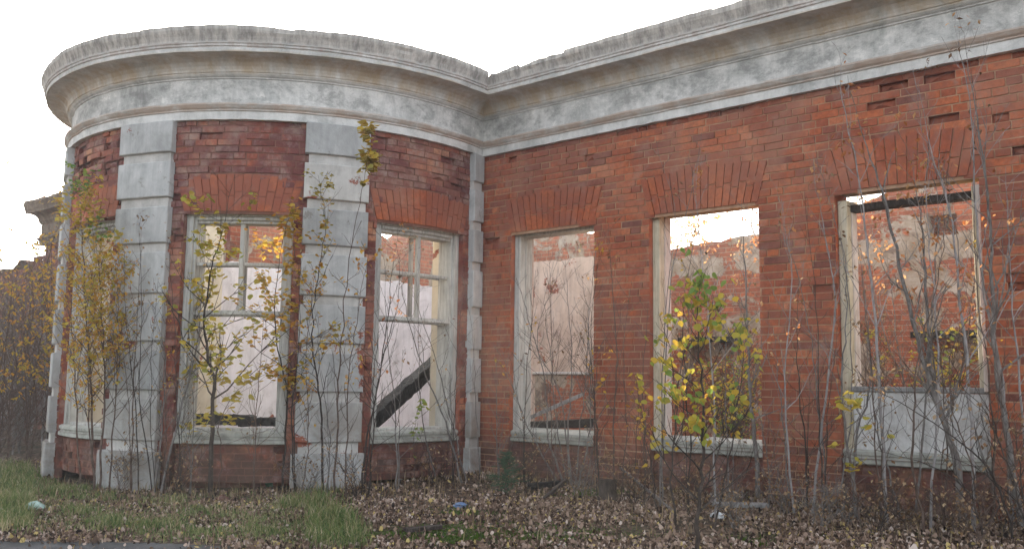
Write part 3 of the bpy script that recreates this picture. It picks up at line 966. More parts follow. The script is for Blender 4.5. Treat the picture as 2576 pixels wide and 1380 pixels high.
long_frame(*FW[0], 0)
long_frame(*FW[1], 1)
long_frame(*FW[2], 2)
long_frame(*FW[3], 1)

# rooms: left wall, back wall, rear right wall
def lt_top(t): return 3.93 + 0.10 * nz(t * 1.1, 3) + 0.05 * nz(t * 5, 1) + (0.12 if t > 4 else 0) - (0.1 if t < 0.6 else 0)
mb = MB()
door = [(3.15, 4.1, 1.3, 2.2)]
def split_body(mb, mp, u0, u1, zsplit, top, holes, th, fm0, fm1, side, jag, seed, step=0.16):
    lower = [h for h in holes if h[2] < zsplit]
    body(mb, mp, u0, u1, lambda u: zsplit + 0.05 * nz(u * 2.5, seed) + 0.03 * nz(u * 9, seed), [h if h[3] < zsplit - .1 else (h[0], h[1], h[2], 99) for h in lower], 0.022, 0.0, fm0, None, fm0, step=0.06)
    body(mb, mp, u0, u1, top, holes, 0.0, -th, fm1, side, side, step=step, jag=jag, seed=seed)
split_body(mb, Lf, -0.36, 12.0, 3.06, lt_top, [(2.62, 3.22, 1.28, 2.2)], 0.45, 0, 1, 2, 0.03, 5)
mb.face([Lf(2.5, 1.2, -0.3), Lf(3.4, 1.2, -0.3), Lf(3.4, 2.3, -0.3), Lf(2.5, 2.3, -0.3)], 2, [(2.5, 1.2), (3.4, 1.2), (3.4, 2.3), (2.5, 2.3)])
mb.build('room_side_wall', [M['inner_plaster'], M['room_brick_top'], M['room_brick']], ruin)
def bk_top(u):
    pts = [(-6.2, 4.1), (-3, 4.08), (-2.2, 3.95), (-1.3, 3.55), (-0.5, 3.50), (0.3, 3.56), (1.1, 3.62), (2.3, 3.72), (2.75, 3.86), (3.2, 4.06), (4.6, 4.1), (10, 4.15)]
    for (a, za), (b_, zb) in zip(pts, pts[1:]):
        if a <= u <= b_: z = lerp(za, zb, (u - a) / (b_ - a)); break
    else: z = 4.1
    return z + 0.03 * nz(u * 6, 2) + 0.02 * nz(u * 17, 7)
mb = MB()
split_body(mb, Bk, -5.75, -1.2, 3.5, bk_top, [], 0.45, 0, 1, 1, 0.02, 8)
body(mb, Bk, -1.2, 10.0, bk_top, [(-0.35, 0.65, -0.3, 1.86), (3.60, 4.6, -0.3, 1.85), (3.82, 4.2, 3.32, 3.62)], 0.0, -0.45, 1, 1, 1, step=0.12, jag=0.012, seed=3)
# shallow backs of the hearth openings
for a, b_, z0, z1 in ((-0.35, 0.65, -0.3, 1.86), (3.60, 4.6, -0.3, 1.85)):
    mb.face([Bk(a - .1, z0, -0.44), Bk(b_ + .1, z0, -0.44), Bk(b_ + .1, z1 + .1, -0.44), Bk(a - .1, z1 + .1, -0.44)], 1, [(a, z0), (b_, z0), (b_, z1), (a, z1)])
mb.face([Bk(3.7, 3.2, -0.4), Bk(4.3, 3.2, -0.4), Bk(4.3, 3.7, -0.4), Bk(3.7, 3.7, -0.4)], 1, [(3.7, 3.2), (4.3, 3.2), (4.3, 3.7), (3.7, 3.7)])
mb.build('room_back_wall', [M['pink_plaster'], M['room_brick']], ruin)
for a, b_ in ((-0.42, 0.72), (3.5, 4.7)):   # sooty lintels over the hearths
    mb = MB()
    fbox(mb, Bk, a, b_, 1.84, 1.93, -0.3, 0.03, 0, 0.2, 0.01, 0.01)
    mb.build('hearth_lintel', [M['char']], ruin)
mb = MB()   # pale ledge low on the back wall seen through the first long-wall window
fbox(mb, Bk, -4.6, -1.25, 1.28, 1.33, 0.02, 0.12, 0, 0.3, 0.01, 0.01)
fbox(mb, Bk, -3.6, -1.25, 0.0, 1.28, 0.021, 0.06, 1, 0.3, 0.01)
mb.build('dado', [M['apron'], M['room_brick']], ruin)

# ================================================================ plants
def tube(mb, pts, rads, sides=4, mat=0, tint=0.5):
    prev = None
    rings = []
    for i, p in enumerate(pts):
        d = (pts[min(i + 1, len(pts) - 1)] - pts[max(i - 1, 0)])
        if d.length < 1e-6: d = Vector((0, 0, 1))
        d.normalize()
        a = d.cross(Vector((0.3, 1, 0.1))); 
        if a.length < 1e-3: a = d.cross(Vector((1, 0, 0)))
        a.normalize(); b_ = d.cross(a)
        rings.append([tuple(p + (a * cos(2 * pi * k / sides) + b_ * sin(2 * pi * k / sides)) * rads[i]) for k in range(sides)])
    for r0, r1 in zip(rings, rings[1:]):
        for k in range(sides):
            k2 = (k + 1) % sides
            mb.face([r0[k], r0[k2], r1[k2], r1[k]], mat, [(0, 0)] * 4, tint)
    mb.face(rings[-1], mat, [(0, 0)] * sides, tint)

def leaf(mb, p, size, rg, tint, mat=0, broad=False, droop=0.5):
    az = rg.random() * 2 * pi
    d = Vector((cos(az), sin(az), -droop + rg.uniform(-0.6, 0.5))).normalized()
    s = d.cross(Vector((rg.uniform(-.5, .5), rg.uniform(-.5, .5), 1))).normalized()
    n = d.cross(s)
    L = size * rg.uniform(0.7, 1.25); w = L * (0.42 if broad else 0.27)
    if broad:
        q = [p, p + d * L * .12 + s * w * .8, p + d * L * .42 + s * w + n * L * .08, p + d * L * 0.72 + s * w * 0.5, p + d * L + n * L * -.1,
             p + d * L * 0.72 - s * w * 0.5, p + d * L * .42 - s * w + n * L * .08, p + d * L * .12 - s * w * .8]
        mb.face([tuple(x) for x in (q[0], q[1], q[2], q[3], q[4])], mat, [(0, 0)] * 5, tint)
        mb.face([tuple(x) for x in (q[0], q[4], q[5], q[6], q[7])], mat, [(0, 0)] * 5, tint)
    else:
        a, b_, c, e = p, p + d * L * .45 + s * w, p + d * L + n * L * .12, p + d * L * .5 - s * w
        mb.face([tuple(a), tuple(b_), tuple(c), tuple(e)], mat, [(0, 0)] * 4, tint)

def crom(pts, n):
    out = []
    P = [pts[0] * 2 - pts[1]] + pts + [pts[-1] * 2 - pts[-2]]
    for i in range(1, len(P) - 2):
        for k in range(n):
            t = k / n
            a, b_, c, d = P[i - 1], P[i], P[i + 1], P[i + 2]
            out.append(0.5 * ((2 * b_) + (c - a) * t + (2 * a - 5 * b_ + 4 * c - d) * t * t + (3 * b_ - a - 3 * c + d) * t ** 3))
    out.append(pts[-1])
    return out

def grow(tb, lb, stem, r0, rg, nb, L0, f0=0.25, sub=2, leaves=0, lsize=0.05, lf=(0.3, 1.0), tint=(0, 1), broad=False, up=0.9, rtip=0.0015,
         wig=0.007, ltop=None, droop=0.5, cluster=1):
    n = len(stem)
    stem = [p + Vector((rg.gauss(0, wig), rg.gauss(0, wig), 0)) * (1 if 0 < i < n - 1 else 0) for i, p in enumerate(stem)]
    rads = [lerp(r0, rtip, (i / (n - 1)) ** 0.8) for i in range(n)]
    tube(tb, stem, rads, 6 if r0 > 0.02 else 5)
    spots = []
    tips = []
    for k in range(nb):
        f = f0 + (1 - f0) * (k + rg.random()) / nb
        x = f * (n - 1); i = min(int(x), n - 2)
        p = stem[i].lerp(stem[i + 1], x - i)
        az = k * 2.4 + rg.uniform(-.6, .6)
        el = up * rg.uniform(0.7, 1.15)
        d = Vector((cos(az) * cos(el), sin(az) * cos(el), sin(el)))
        L = L0 * (1.15 - 0.75 * f) * rg.uniform(0.55, 1.25)
        pts = [p]; m = 5
        for j in range(m):
            d = (d + Vector((rg.gauss(0, .14), rg.gauss(0, .14), rg.gauss(0.05, .12)))).normalized()
            pts.append(pts[-1] + d * L / m)
        rb = max(min(rads[i] * 0.6, 0.012), 0.002)
        tube(tb, pts, [lerp(rb, 0.0017, j / m) for j in range(m + 1)], 3)
        for j in range(1, m + 1): spots.append((pts[j], f))
        for q in range(sub):
            j = rg.randint(1, m - 1); p2 = pts[j]
            d2 = (d + Vector((rg.uniform(-1, 1), rg.uniform(-1, 1), rg.uniform(-.1, .8))) * 0.8).normalized()
            L2 = L * rg.uniform(0.25, 0.5)
            e = [p2, p2 + d2 * L2 * .5 + Vector((0, 0, rg.gauss(0, .01))), p2 + d2 * L2 + Vector((0, 0, L2 * .1))]
            tube(tb, e, [rb * .55, rb * .4, 0.0014], 3)
            spots += [(e[1], f), (e[2], f)]
    for i in range(int(n * f0), n): spots.append((stem[i], i / (n - 1)))
    cand = [s for s in spots if lf[0] <= s[1] <= lf[1]]
    if leaves and cand and lb is not None:
        clumps = [rg.choice(cand) for _ in range(max(1, leaves // 6))]
        for _ in range(leaves):
            p, f = rg.choice(clumps) if rg.random() < .75 else rg.choice(cand)
            q = p + Vector((rg.gauss(0, .035), rg.gauss(0, .035), rg.gauss(0, .035)))
            t = rg.uniform(*tint)
            if ltop is not None and f > ltop[0]: t = rg.uniform(ltop[1], ltop[2])
            for _c in range(cluster):
                leaf(lb, q + Vector((rg.gauss(0, .02), rg.gauss(0, .02), rg.gauss(0, .02))) * (cluster > 1), lsize, rg, t, 0, broad, droop)

_seed = [100]
def stems_from(px, base=None, dys=None, yb=None):
    """px: list of photo places from the foot upwards -> smooth stem in space"""
    b0 = G(*px[0]) if base is None else base
    if yb is not None:
        b0 = AtY(px[0][0], px[0][1], yb)
    elif base is None:                      # keep the foot clear of the walls
        Y = b0.y
        while into((b0.x, b0.y)) > -0.16 or hypot(b0.x - CC.x, b0.y - CC.y) < RR + 0.24:
            Y -= 0.04
            q = AtY(px[0][0], px[0][1], Y); b0 = Vector((q.x, Y, gz(q.x, Y)))
    pts = [b0 - Vector((0, 0, 0.06))]
    for i, (x, y) in enumerate(px[1:]):
        dy = (dys[i] if dys else 0.0)
        pts.append(AtY(x, y, b0.y + dy))
    return crom(pts, 5)

def sapling(name, label, cat, px_list, bark_m='bark_brown', leaf_m=None, r0=0.012, nb=14, L0=0.5, leaves=0, lsize=0.05, lf=(0.3, 1.0), tint=(0, 1),
            group=None, broad=False, yb=None, dys=None, sub=2, f0=0.25, up=0.9, ltop=None, droop=0.5, seed=None, cluster=1, wig=0.007):
    _seed[0] += 1
    rg = random.Random(seed or _seed[0])
    tb, lb = MB(), MB()
    base = None
    for k, px in enumerate(px_list):
        st = stems_from(px, None, dys, yb)
        if base is None: base = st[0] + Vector((0, 0, 0.06))
        grow(tb, lb, st, r0 * (1 if k == 0 else rg.uniform(.6, .95)), rg, nb, L0, f0, sub, leaves, lsize, lf, tint, broad, up, 0.0014, wig, ltop, droop, cluster)
    t = thing(name, label, cat, (base.x, base.y, base.z), group)
    tb.build('trunk', [M[bark_m]], t)
    if lb.f: lb.build('leaves', [M[leaf_m]], t)
    return t

# --- golden sapling beside the left end of the bow
sapling('leafy_sapling', 'tall dense golden leaved sapling with a green tip at the left end of the bow', 'sapling',
        [[(238, 1215), (228, 1000), (215, 760), (205, 560), (200, 478)], [(250, 1222), (262, 980), (255, 760), (240, 600)]],
        'bark_brown', 'leaf_yg', 0.016, 34, 0.75, 800, 0.05, (0.28, 1.0), (0.45, 1.0), sub=3, ltop=(0.93, 0.0, 0.3), broad=True)
sapling('leafy_sapling', 'amber leaved sapling with three stems before the bow\'s leftmost window', 'sapling',
        [[(205, 1215), (190, 980), (180, 800), (175, 640)], [(275, 1235), (290, 1000), (300, 800), (290, 650)], [(240, 1225), (222, 950), (230, 700)]],
        'bark_brown', 'leaf_y', 0.012, 28, 0.7, 620, 0.048, (0.3, 1.0), (0.1, 1.0), sub=3)
# --- thin stems in front of the first full pilaster
sapling('bare_sapling', 'three dark whip-thin bare stems before the left wide pilaster', 'sapling',
        [[(352, 1230), (342, 1040), (322, 860), (312, 640)], [(385, 1235), (352, 1000), (356, 760), (350, 560)], [(395, 1230), (378, 960), (398, 700)]],
        'bark_dark', 'leaf_b', 0.009, 12, 0.36, 26, 0.04, (0.5, 1), (0.3, 1), sub=1)
sapling('bare_sapling', 'leaning grey sapling at the right foot of the left wide pilaster', 'sapling',
        [[(402, 1240), (450, 1040), (490, 900), (505, 760), (520, 620)], [(388, 1235), (405, 1080), (415, 900), (380, 760)]],
        'bark_grey', 'leaf_y', 0.017, 14, 0.55, 40, 0.05, (0.4, 1), (0, .8))
# --- the sapling standing under the middle bow window
sapling('leafy_sapling', 'maple sapling with dark crooked trunk and yellow green leaves before the middle bow window', 'sapling',
        [[(530, 1232), (533, 1085), (538, 960), (522, 900), (516, 800), (528, 690), (560, 580), (590, 440)]],
        'bark_dark', 'leaf_yg', 0.030, 30, 0.85, 480, 0.07, (0.05, 0.9), (0.3, 0.8), broad=True, sub=3, f0=0.2, up=0.5)
sapling('leafy_sapling', 'golden orange leaved sapling climbing the brick right of the middle bow window', 'sapling',
        [[(705, 1235), (718, 1100), (722, 985), (700, 880), (690, 760), (705, 640), (735, 520)]],
        'bark_dark', 'leaf_y', 0.014, 28, 0.66, 620, 0.062, (0.3, 1), (0.1, 0.85), broad=True, sub=3, up=0.6)
sapling('young_maple', 'small maple seedling with pale yellow leaves low in the middle bow window', 'sapling',
        [[(548, 1232), (556, 1130), (552, 1060), (600, 980), (690, 930)]],
        'bark_brown', 'leaf_yg', 0.008, 14, 0.6, 90, 0.08, (0.3, 1), (0.4, 0.75), broad=True, sub=2, up=0.3)
# --- in front of the second wide pilaster
sapling('leafy_sapling', 'slender sapling with sparse amber leaves before the right wide pilaster', 'sapling',
        [[(812, 1240), (808, 1080), (800, 960), (784, 840), (800, 700), (818, 560), (800, 440)]],
        'bark_dark', 'leaf_y', 0.015, 26, 0.5, 230, 0.05, (0.35, 1), (0, 0.8), sub=2, ltop=(.9, 0, .2), broad=True)
sapling('leafy_sapling', 'tall whip with a tuft of yellow leaves at its top beside the right wide pilaster', 'sapling',
        [[(842, 1250), (848, 1100), (850, 960), (862, 820), (880, 650), (912, 480), (934, 345)]],
        'bark_brown', 'leaf_y', 0.013, 16, 0.4, 150, 0.085, (0.86, 1), (0.0, 0.5), sub=2, broad=True, f0=.2)
sapling('leafy_sapling', 'twiggy sapling with orange leaves between the right wide pilaster and its neighbour window', 'sapling',
        [[(870, 1255), (872, 1100), (882, 900), (905, 760), (930, 620)], [(760, 1245), (776, 1100), (770, 900), (790, 700)]],
        'bark_brown', 'leaf_y', 0.010, 18, 0.45, 120, 0.05, (0.4, 1), (0.3, 1), sub=2)
# --- crossing bare stems before the right bow window
sapling('bare_sapling', 'bare stems crossing in a V before the right bow window', 'sapling',
        [[(905, 1250), (925, 1090), (945, 1000), (968, 850), (985, 700), (1000, 575)],
         [(915, 1250), (935, 1050), (962, 900), (1000, 760), (1010, 620)],
         [(925, 1250), (940, 1100), (938, 960), (955, 820)]],
        'bark_dark', 'leaf_o', 0.013, 14, 0.55, 20, 0.05, (0.4, 1), (0, 1), sub=1)
sapling('bare_sapling', 'bare grey saplings leaning left from the narrow corner pilaster', 'sapling',
        [[(1165, 1215), (1120, 1060), (1070, 940), (1030, 820), (1012, 700), (1040, 600)],
         [(1178, 1210), (1130, 1040), (1095, 900), (1050, 760), (1060, 620)],
         [(1100, 1205), (1058, 1020), (1052, 860), (1045, 700)]],
        'bark_grey', 'leaf_b', 0.013, 12, 0.5, 14, 0.045, (0.4, 1), (0, 1), sub=1)
sapling('young_maple', 'tiny sapling with pale green leaves before the sill of the right bow window', 'sapling',
        [[(1045, 1215), (1042, 1120), (1050, 1030)]],
        'bark_brown', 'leaf_yg', 0.005, 6, 0.25, 26, 0.06, (0.4, 1), (0.1, 0.4), broad=True)
sapling('bare_sapling', 'single thin stem before the inner corner', 'sapling',
        [[(1210, 1200), (1195, 1000), (1190, 860), (1165, 700)]], 'bark_grey', None, 0.008, 8, 0.35)
# --- clump before the first window of the long wall
sapling('bare_shrub', 'fan of bare grey brown stems before the long wall\'s window next to the corner', 'shrub',
        [[(1425, 1222), (1380, 1100), (1370, 960), (1330, 800), (1300, 700)],
         [(1430, 1222), (1400, 1060), (1385, 900), (1372, 760), (1400, 640)],
         [(1438, 1225), (1428, 1080), (1440, 940), (1430, 780), (1420, 640)],
         [(1445, 1225), (1462, 1060), (1478, 900), (1484, 760), (1500, 620)],
         [(1450, 1228), (1480, 1100), (1488, 960), (1478, 800), (1462, 690)],
         [(1420, 1225), (1350, 1120), (1300, 1000), (1262, 880)],
         [(1440, 1225), (1410, 1000), (1350, 860), (1400, 700)]],
        'bark_grey', 'leaf_b', 0.014, 14, 0.6, 12, 0.045, (0.3, 1), (0, 1), sub=2)
sapling('bare_sapling', 'pair of straight bare saplings before the brick pier right of the window next to the corner', 'sapling',
        [[(1548, 1250), (1545, 1080), (1552, 900), (1540, 700), (1530, 560)], [(1560, 1255), (1575, 1080), (1570, 880), (1590, 700)]],
        'bark_brown', 'leaf_b', 0.012, 14, 0.45, 16, 0.045, (0.3, 1), (0, 1), sub=2)
sapling('bare_sapling', 'dark whip sapling beside the tree stump', 'sapling',
        [[(1510, 1250), (1500, 1080), (1488, 960), (1470, 800)], [(1590, 1262), (1600, 1100), (1610, 960)]],
        'bark_dark', 'leaf_y', 0.009, 12, 0.4, 12, 0.06, (0.3, 1), (0, 1), sub=2, broad=True)
# --- birch-like leafy sapling close to the viewer, before the second window
sapling('leafy_sapling', 'near dark stemmed sapling with large green and yellow leaves before the second long wall window', 'sapling',
        [[(1752, 1398), (1756, 1300), (1765, 1180), (1768, 1050), (1760, 900), (1752, 790), (1765, 690)]],
        'bark_dark', 'leaf_yg', 0.020, 26, 0.55, 190, 0.062, (0.42, 1), (0.15, 0.85), broad=True, sub=3, f0=0.18, up=0.75, ltop=(.90, 0.05, 0.35), droop=1.3)
sapling('leafy_sapling', 'near sapling with lemon yellow leaves crossing the sill of the second long wall window', 'sapling',
        [[(1700, 1330), (1690, 1180), (1700, 1060), (1690, 900), (1660, 800)], [(1790, 1330), (1830, 1180), (1850, 1050), (1870, 900), (1850, 820)]],
        'bark_dark', 'leaf_yg', 0.011, 20, 0.42, 90, 0.06, (0.4, 1), (0.1, 0.9), broad=True, sub=2, up=0.7, droop=1.3)
sapling('leafy_sapling', 'low sprig with orange and yellow leaves hanging before the brick pier', 'sapling',
        [[(1655, 1290), (1640, 1180), (1620, 1080), (1600, 960)]],
        'bark_dark', 'leaf_yg', 0.007, 12, 0.3, 46, 0.06, (0.35, 1), (0.3, 1), broad=True, sub=1, droop=1.2)
sapling('young_tree', 'straight grey trunked sapling at the right edge of the second long wall window', 'sapling',
        [[(1912, 1250), (1898, 1100), (1885, 960), (1880, 800), (1872, 640), (1866, 500)]],
        'bark_grey', 'leaf_b', 0.026, 18, 0.6, 20, 0.045, (0.3, 1), (0, 1), sub=2)
sapling('bare_sapling', 'thin bare saplings crossing the wide pier between the last two windows', 'sapling',
        [[(1990, 1280), (1975, 1120), (1960, 960), (1945, 830)], [(2090, 1290), (2068, 1110), (2045, 900), (2010, 700), (1960, 560)]],
        'bark_grey', 'leaf_b', 0.011, 12, 0.5, 14, 0.045, (0.3, 1), (0, 1), sub=1)
sapling('bare_shrub', 'tangle of low bent bare twigs under the sill of the second long wall window', 'shrub',
        [[(1900, 1290), (1850, 1200), (1790, 1130), (1760, 1080)], [(1930, 1290), (1960, 1190), (1900, 1160), (1840, 1180)], [(1640, 1270), (1580, 1225), (1530, 1200)],
         [(1700, 1290), (1760, 1230), (1850, 1190)]],
        'bark_brown', 'leaf_b', 0.007, 14, 0.5, 20, 0.045, (0.1, 1), (0, 1), sub=2, f0=0.1)
# --- trunks before the last window
sapling('young_tree', 'leaning grey young tree whose forked trunk crosses the apron of the last window', 'tree',
        [[(2425, 1330), (2400, 1140), (2345, 980), (2285, 760), (2235, 540), (2190, 400), (2140, 230)],
         [(2425, 1330), (2395, 1120), (2348, 960), (2330, 720), (2318, 560), (2296, 420)]],
        'bark_grey', 'leaf_o', 0.034, 13, 0.8, 60, 0.06, (0.5, 1), (0, 1), sub=1, up=1.0)
sapling('young_tree', 'tall grey sapling reaching the cornice at the right edge of the last window', 'tree',
        [[(2570, 1260), (2530, 1080), (2505, 900), (2498, 760), (2492, 600), (2480, 440), (2452, 260), (2425, 80)]],
        'bark_grey', 'leaf_b', 0.030, 20, 0.9, 30, 0.05, (0.4, 1), (0, 1), sub=2, up=1.0)
sapling('young_tree', 'slim sapling with several upright shoots beside the left jamb of the last window', 'tree',
        [[(2160, 1310), (2140, 1160), (2118, 1000), (2125, 860), (2130, 700), (2110, 560)],
         [(2160, 1310), (2150, 1120), (2190, 960), (2180, 800), (2165, 620)],
         [(2270, 1310), (2225, 1150), (2195, 1000), (2185, 820), (2160, 660)]],
        'bark_grey', 'leaf_b', 0.017, 11, 0.5, 24, 0.05, (0.3, 1), (0, 1), sub=1)
sapling('young_tree', 'bent sapling before the white apron panel with forked top', 'tree',
        [[(2330, 1345), (2300, 1180), (2298, 1040), (2310, 900), (2345, 760), (2370, 620), (2375, 470)],
         [(2480, 1345), (2440, 1160), (2400, 1040), (2390, 900), (2440, 780), (2460, 640)]],
        'bark_brown', 'leaf_o', 0.013, 16, 0.6, 40, 0.055, (0.4, 1), (0, 1), sub=2)
sapling('bare_sapling', 'thin pale saplings whose tips cross the arch over the last window', 'sapling',
        [[(2300, 1310), (2330, 1000), (2350, 700), (2362, 540), (2345, 420)], [(2540, 1330), (2450, 1060), (2420, 800), (2400, 560), (2330, 360), (2300, 200)],
         [(2100, 1300), (2140, 1000), (2130, 700), (2085, 500), (2050, 400)]],
        'bark_grey', 'leaf_b', 0.012, 14, 0.6, 14, 0.045, (0.4, 1), (0, 1), sub=1)
sapling('bare_shrub', 'low spreading bare shrub in the lower right corner', 'shrub',
        [[(2560, 1370), (2500, 1200), (2400, 1100), (2260, 1010), (2160, 960)], [(2600, 1380), (2540, 1180), (2480, 1040), (2350, 900)],
         [(2480, 1360), (2440, 1240), (2340, 1170), (2200, 1130)], [(2590, 1370), (2570, 1200), (2550, 1050)]],
        'bark_dark', 'leaf_b', 0.011, 16, 0.6, 50, 0.05, (0.1, 1), (0.3, 1), sub=2, f0=0.1)
sapling('young_maple', 'small maple with bright yellow leaves before the white apron panel', 'sapling',
        [[(2170, 1330), (2150, 1230), (2135, 1160), (2160, 1060), (2150, 1000)]],
        'bark_brown', 'leaf_yg', 0.008, 12, 0.45, 46, 0.075, (0.3, 1), (0.4, 0.8), broad=True, sub=2, up=0.4)
sapling('bare_sapling', 'bare twigs rising over the arch of the second long wall window', 'sapling',
        [[(1665, 1275), (1672, 1000), (1690, 700), (1730, 520), (1768, 320)], [(1660, 1280), (1664, 1000), (1680, 700), (1700, 560), (1650, 350)]],
        'bark_grey', 'leaf_b', 0.010, 10, 0.4, 8, 0.045, (0.4, 1), (0, 1), sub=1)

# --- scattered thin whips along the walls, each with its own place
WH = [((330, 1235), 560, 'thin whip before the left edge of the left wide pilaster'), ((415, 1240), 720, 'thin whip over the brick strip right of the left wide pilaster'),
      ((455, 1240), 600, 'thin whip before the left casing of the middle bow window'), ((478, 1238), 830, 'short whip before the left part of the middle bow window'),
      ((640, 1240), 800, 'thin whip before the right half of the middle bow window'), ((742, 1242), 640, 'thin whip before the left edge of the right wide pilaster'),
      ((822, 1248), 760, 'short dark whip before the centre of the right wide pilaster'), ((1000, 1235), 640, 'thin whip before the centre of the right bow window'),
      ((1140, 1215), 760, 'thin whip before the right casing of the right bow window'), ((1255, 1205), 900, 'short whip just right of the inner corner'),
      ((1320, 1222), 680, 'thin whip before the left casing of the window next to the corner'), ((1395, 1235), 600, 'tall whip before the centre of the window next to the corner'),
      ((1500, 1245), 620, 'tall whip at the left edge of the brick pier by the stump'), ((1620, 1262), 760, 'whip at the right edge of the brick pier by the stump'),
      ((1730, 1300), 560, 'tall whip before the second long wall window, left of its middle'), ((1840, 1300), 620, 'tall whip before the second long wall window, right of its middle'),
      ((1935, 1285), 860, 'whip at the left edge of the wide pier before the last window'), ((2030, 1290), 700, 'whip at the middle of the wide pier before the last window'),
      ((2075, 1300), 480, 'tall whip at the right edge of the wide pier before the last window'), ((2215, 1320), 620, 'tall whip before the left third of the last window'),
      ((2370, 1330), 480, 'tall whip before the right third of the last window'), ((2500, 1335), 420, 'tallest whip over the brick right of the last window'),
      ((2545, 1345), 760, 'whip at the right edge of the picture')]
rw = random.Random(77)
for i, ((px, py), top, lab) in enumerate(WH):
    ln = rw.uniform(-38, 38)
    if i > 14: ln = -abs(ln) - 20
    hgt = py - top
    pts = [(px, py), (px + ln * .15 + rw.gauss(0, 5), py - hgt * .3), (px + ln * .5 + rw.gauss(0, 8), py - hgt * .65), (px + ln + rw.gauss(0, 8), top)]
    two = [(px + rw.gauss(0, 4), py), (px - ln * .1, py - hgt * .25), (px - ln * .6 + rw.gauss(0, 10), py - hgt * .6)]
    sapling('bare_whip', 'bare ' + lab, 'sapling', [pts, two], rw.choice(['bark_grey', 'bark_brown', 'bark_brown', 'bark_dark']), rw.choice(['leaf_b', 'leaf_y']), rw.uniform(.007, .012),
            12, 0.42, rw.choice([6, 10, 24]), 0.045, (0.3, 1), (0.2, 1), 'bare whips along the foot of the walls', sub=1, broad=False)
# low bramble-like twigs at the wall foot
for i, (px, py, lab) in enumerate([(300, 1232, 'at the left foot of the left wide pilaster'), (440, 1245, 'at the left foot of the middle bow window'), (770, 1250, 'at the left foot of the right wide pilaster'),
                              (900, 1256, 'at the right foot of the right wide pilaster'), (1100, 1225, 'at the foot of the right bow window'), (1330, 1228, 'at the foot of the window next to the corner'),
                              (1470, 1248, 'just left of the stump'), (1600, 1275, 'just right of the stump'), (1760, 1300, 'under the middle of the second long wall window'), (1990, 1300, 'at the foot of the wide pier'),
                              (2060, 1330, 'at the right foot of the wide pier'), (2200, 1350, 'in front of the left half of the last window'), (2450, 1368, 'near the viewer at the lower right'), (1850, 1330, 'beside the fallen board'),
                              (2130, 1320, 'at the left foot of the last window'), (2280, 1335, 'under the middle of the last window'), (2400, 1345, 'under the right part of the last window'), (2520, 1350, 'at the lower right corner, nearest the wall')]):
    rg = random.Random(300 + i)
    ls = []
    for k in range(6):
        dx = rg.uniform(-90, 90)
        ls.append([(px + rg.gauss(0, 10), py), (px + dx * .4, py - rg.uniform(35, 70)), (px + dx, py - rg.uniform(40, 150))])
    sapling('twiggy_scrub', 'knee high tangle of bare twigs ' + lab, 'scrub', ls, rg.choice(['bark_brown', 'bark_dark', 'bark_grey']), 'leaf_b', .005, 7, .28, 22, .04, (0, 1), (.2, 1),
            'tangles of twigs along the foot of the walls', sub=2, f0=.1)

# --- tall shoots over the right end of the long wall
TS = [([(2040, 1300), (2075, 1000), (2100, 760), (2070, 560), (2045, 430)], 'grey shoot leaning over the left part of the last window\'s arch'),
      ([(2230, 1320), (2215, 1000), (2190, 700), (2165, 480), (2120, 250), (2110, 130)], 'tall grey shoot reaching the frieze above the last window'),
      ([(2340, 1340), (2360, 1000), (2350, 720), (2330, 520), (2335, 380)], 'upright shoot over the right half of the last window'),
      ([(2450, 1340), (2440, 1000), (2415, 760), (2395, 560), (2345, 380), (2310, 210)], 'shoot crossing the last window\'s top right corner up to the architrave'),
      ([(2550, 1300), (2520, 960), (2470, 700), (2450, 460), (2440, 250), (2400, 60)], 'shoot running up to the cornice right of the last window'),
      ([(2590, 1320), (2560, 900), (2540, 640), (2530, 420)], 'shoot at the right picture edge over the brick'),
      ([(1800, 1310), (1790, 900), (1760, 600), (1745, 430)], 'upright pale shoot over the second long wall window\'s arch'),
      ([(2000, 1300), (1975, 1000), (1990, 700), (1965, 500)], 'shoot up the wide pier beside the last window')]
for i, (pts, lab) in enumerate(TS):
    sapling('tall_shoot', lab, 'sapling', [pts], 'bark_pale', 'leaf_o', [.014, .018, .012, .018, .019, .013, .010, .012][i], 12, 0.6, 26, .05, (.35, 1), (0, 1),
            'tall shoots before the right end of the long wall', sub=1, up=1.1)

# --- plants inside the ruin
def inside(name, label, cat, u, t, h, leaf_m, leaves, r0=0.014, nb=18, L0=0.6, lsize=0.06, tint=(0, 1), lf=(0.4, 1), stems=2, seed=None, broad=False, bark_m='bark_brown',
           group=None, spread=0.35, sub=2, droop=0.6, up=0.8, lean=0.0):
    _seed[0] += 1
    rg = random.Random(seed or _seed[0])
    b0 = C0 + Wd * u - Nd * t
    b0.z = gz(b0.x, b0.y)
    tb, lb = MB(), MB()
    for s in range(stems):
        dx, dy = rg.gauss(0, spread), rg.gauss(0, spread)
        pts = [b0 - Vector((0, 0, .05))]
        for k in range(1, 5):
            f = k / 4
            pts.append(b0 + Vector((dx * f * f * h * .4 + lean * f + rg.gauss(0, .04), dy * f * f * h * .4 + rg.gauss(0, .04), h * f * rg.uniform(.92, 1))))
        grow(tb, lb, crom(pts, 4), r0, rg, nb, L0, 0.25, sub, leaves // stems, lsize, lf, tint, broad, up, 0.0015, 0.01, None, droop)
    o = thing(name, label, cat, tuple(b0), group)
    tb.build('trunk', [M[bark_m]], o)
    if lb.f: lb.build('leaves', [M[leaf_m]], o)
    return o
inside('indoor_sapling', 'sunlit orange leaved sapling inside the ruin seen at the left of the right bow window', 'sapling', -2.1, 2.0, 3.75, 'leaf_o', 130, lf=(.78, 1), lsize=.07, stems=1, lean=-.1)
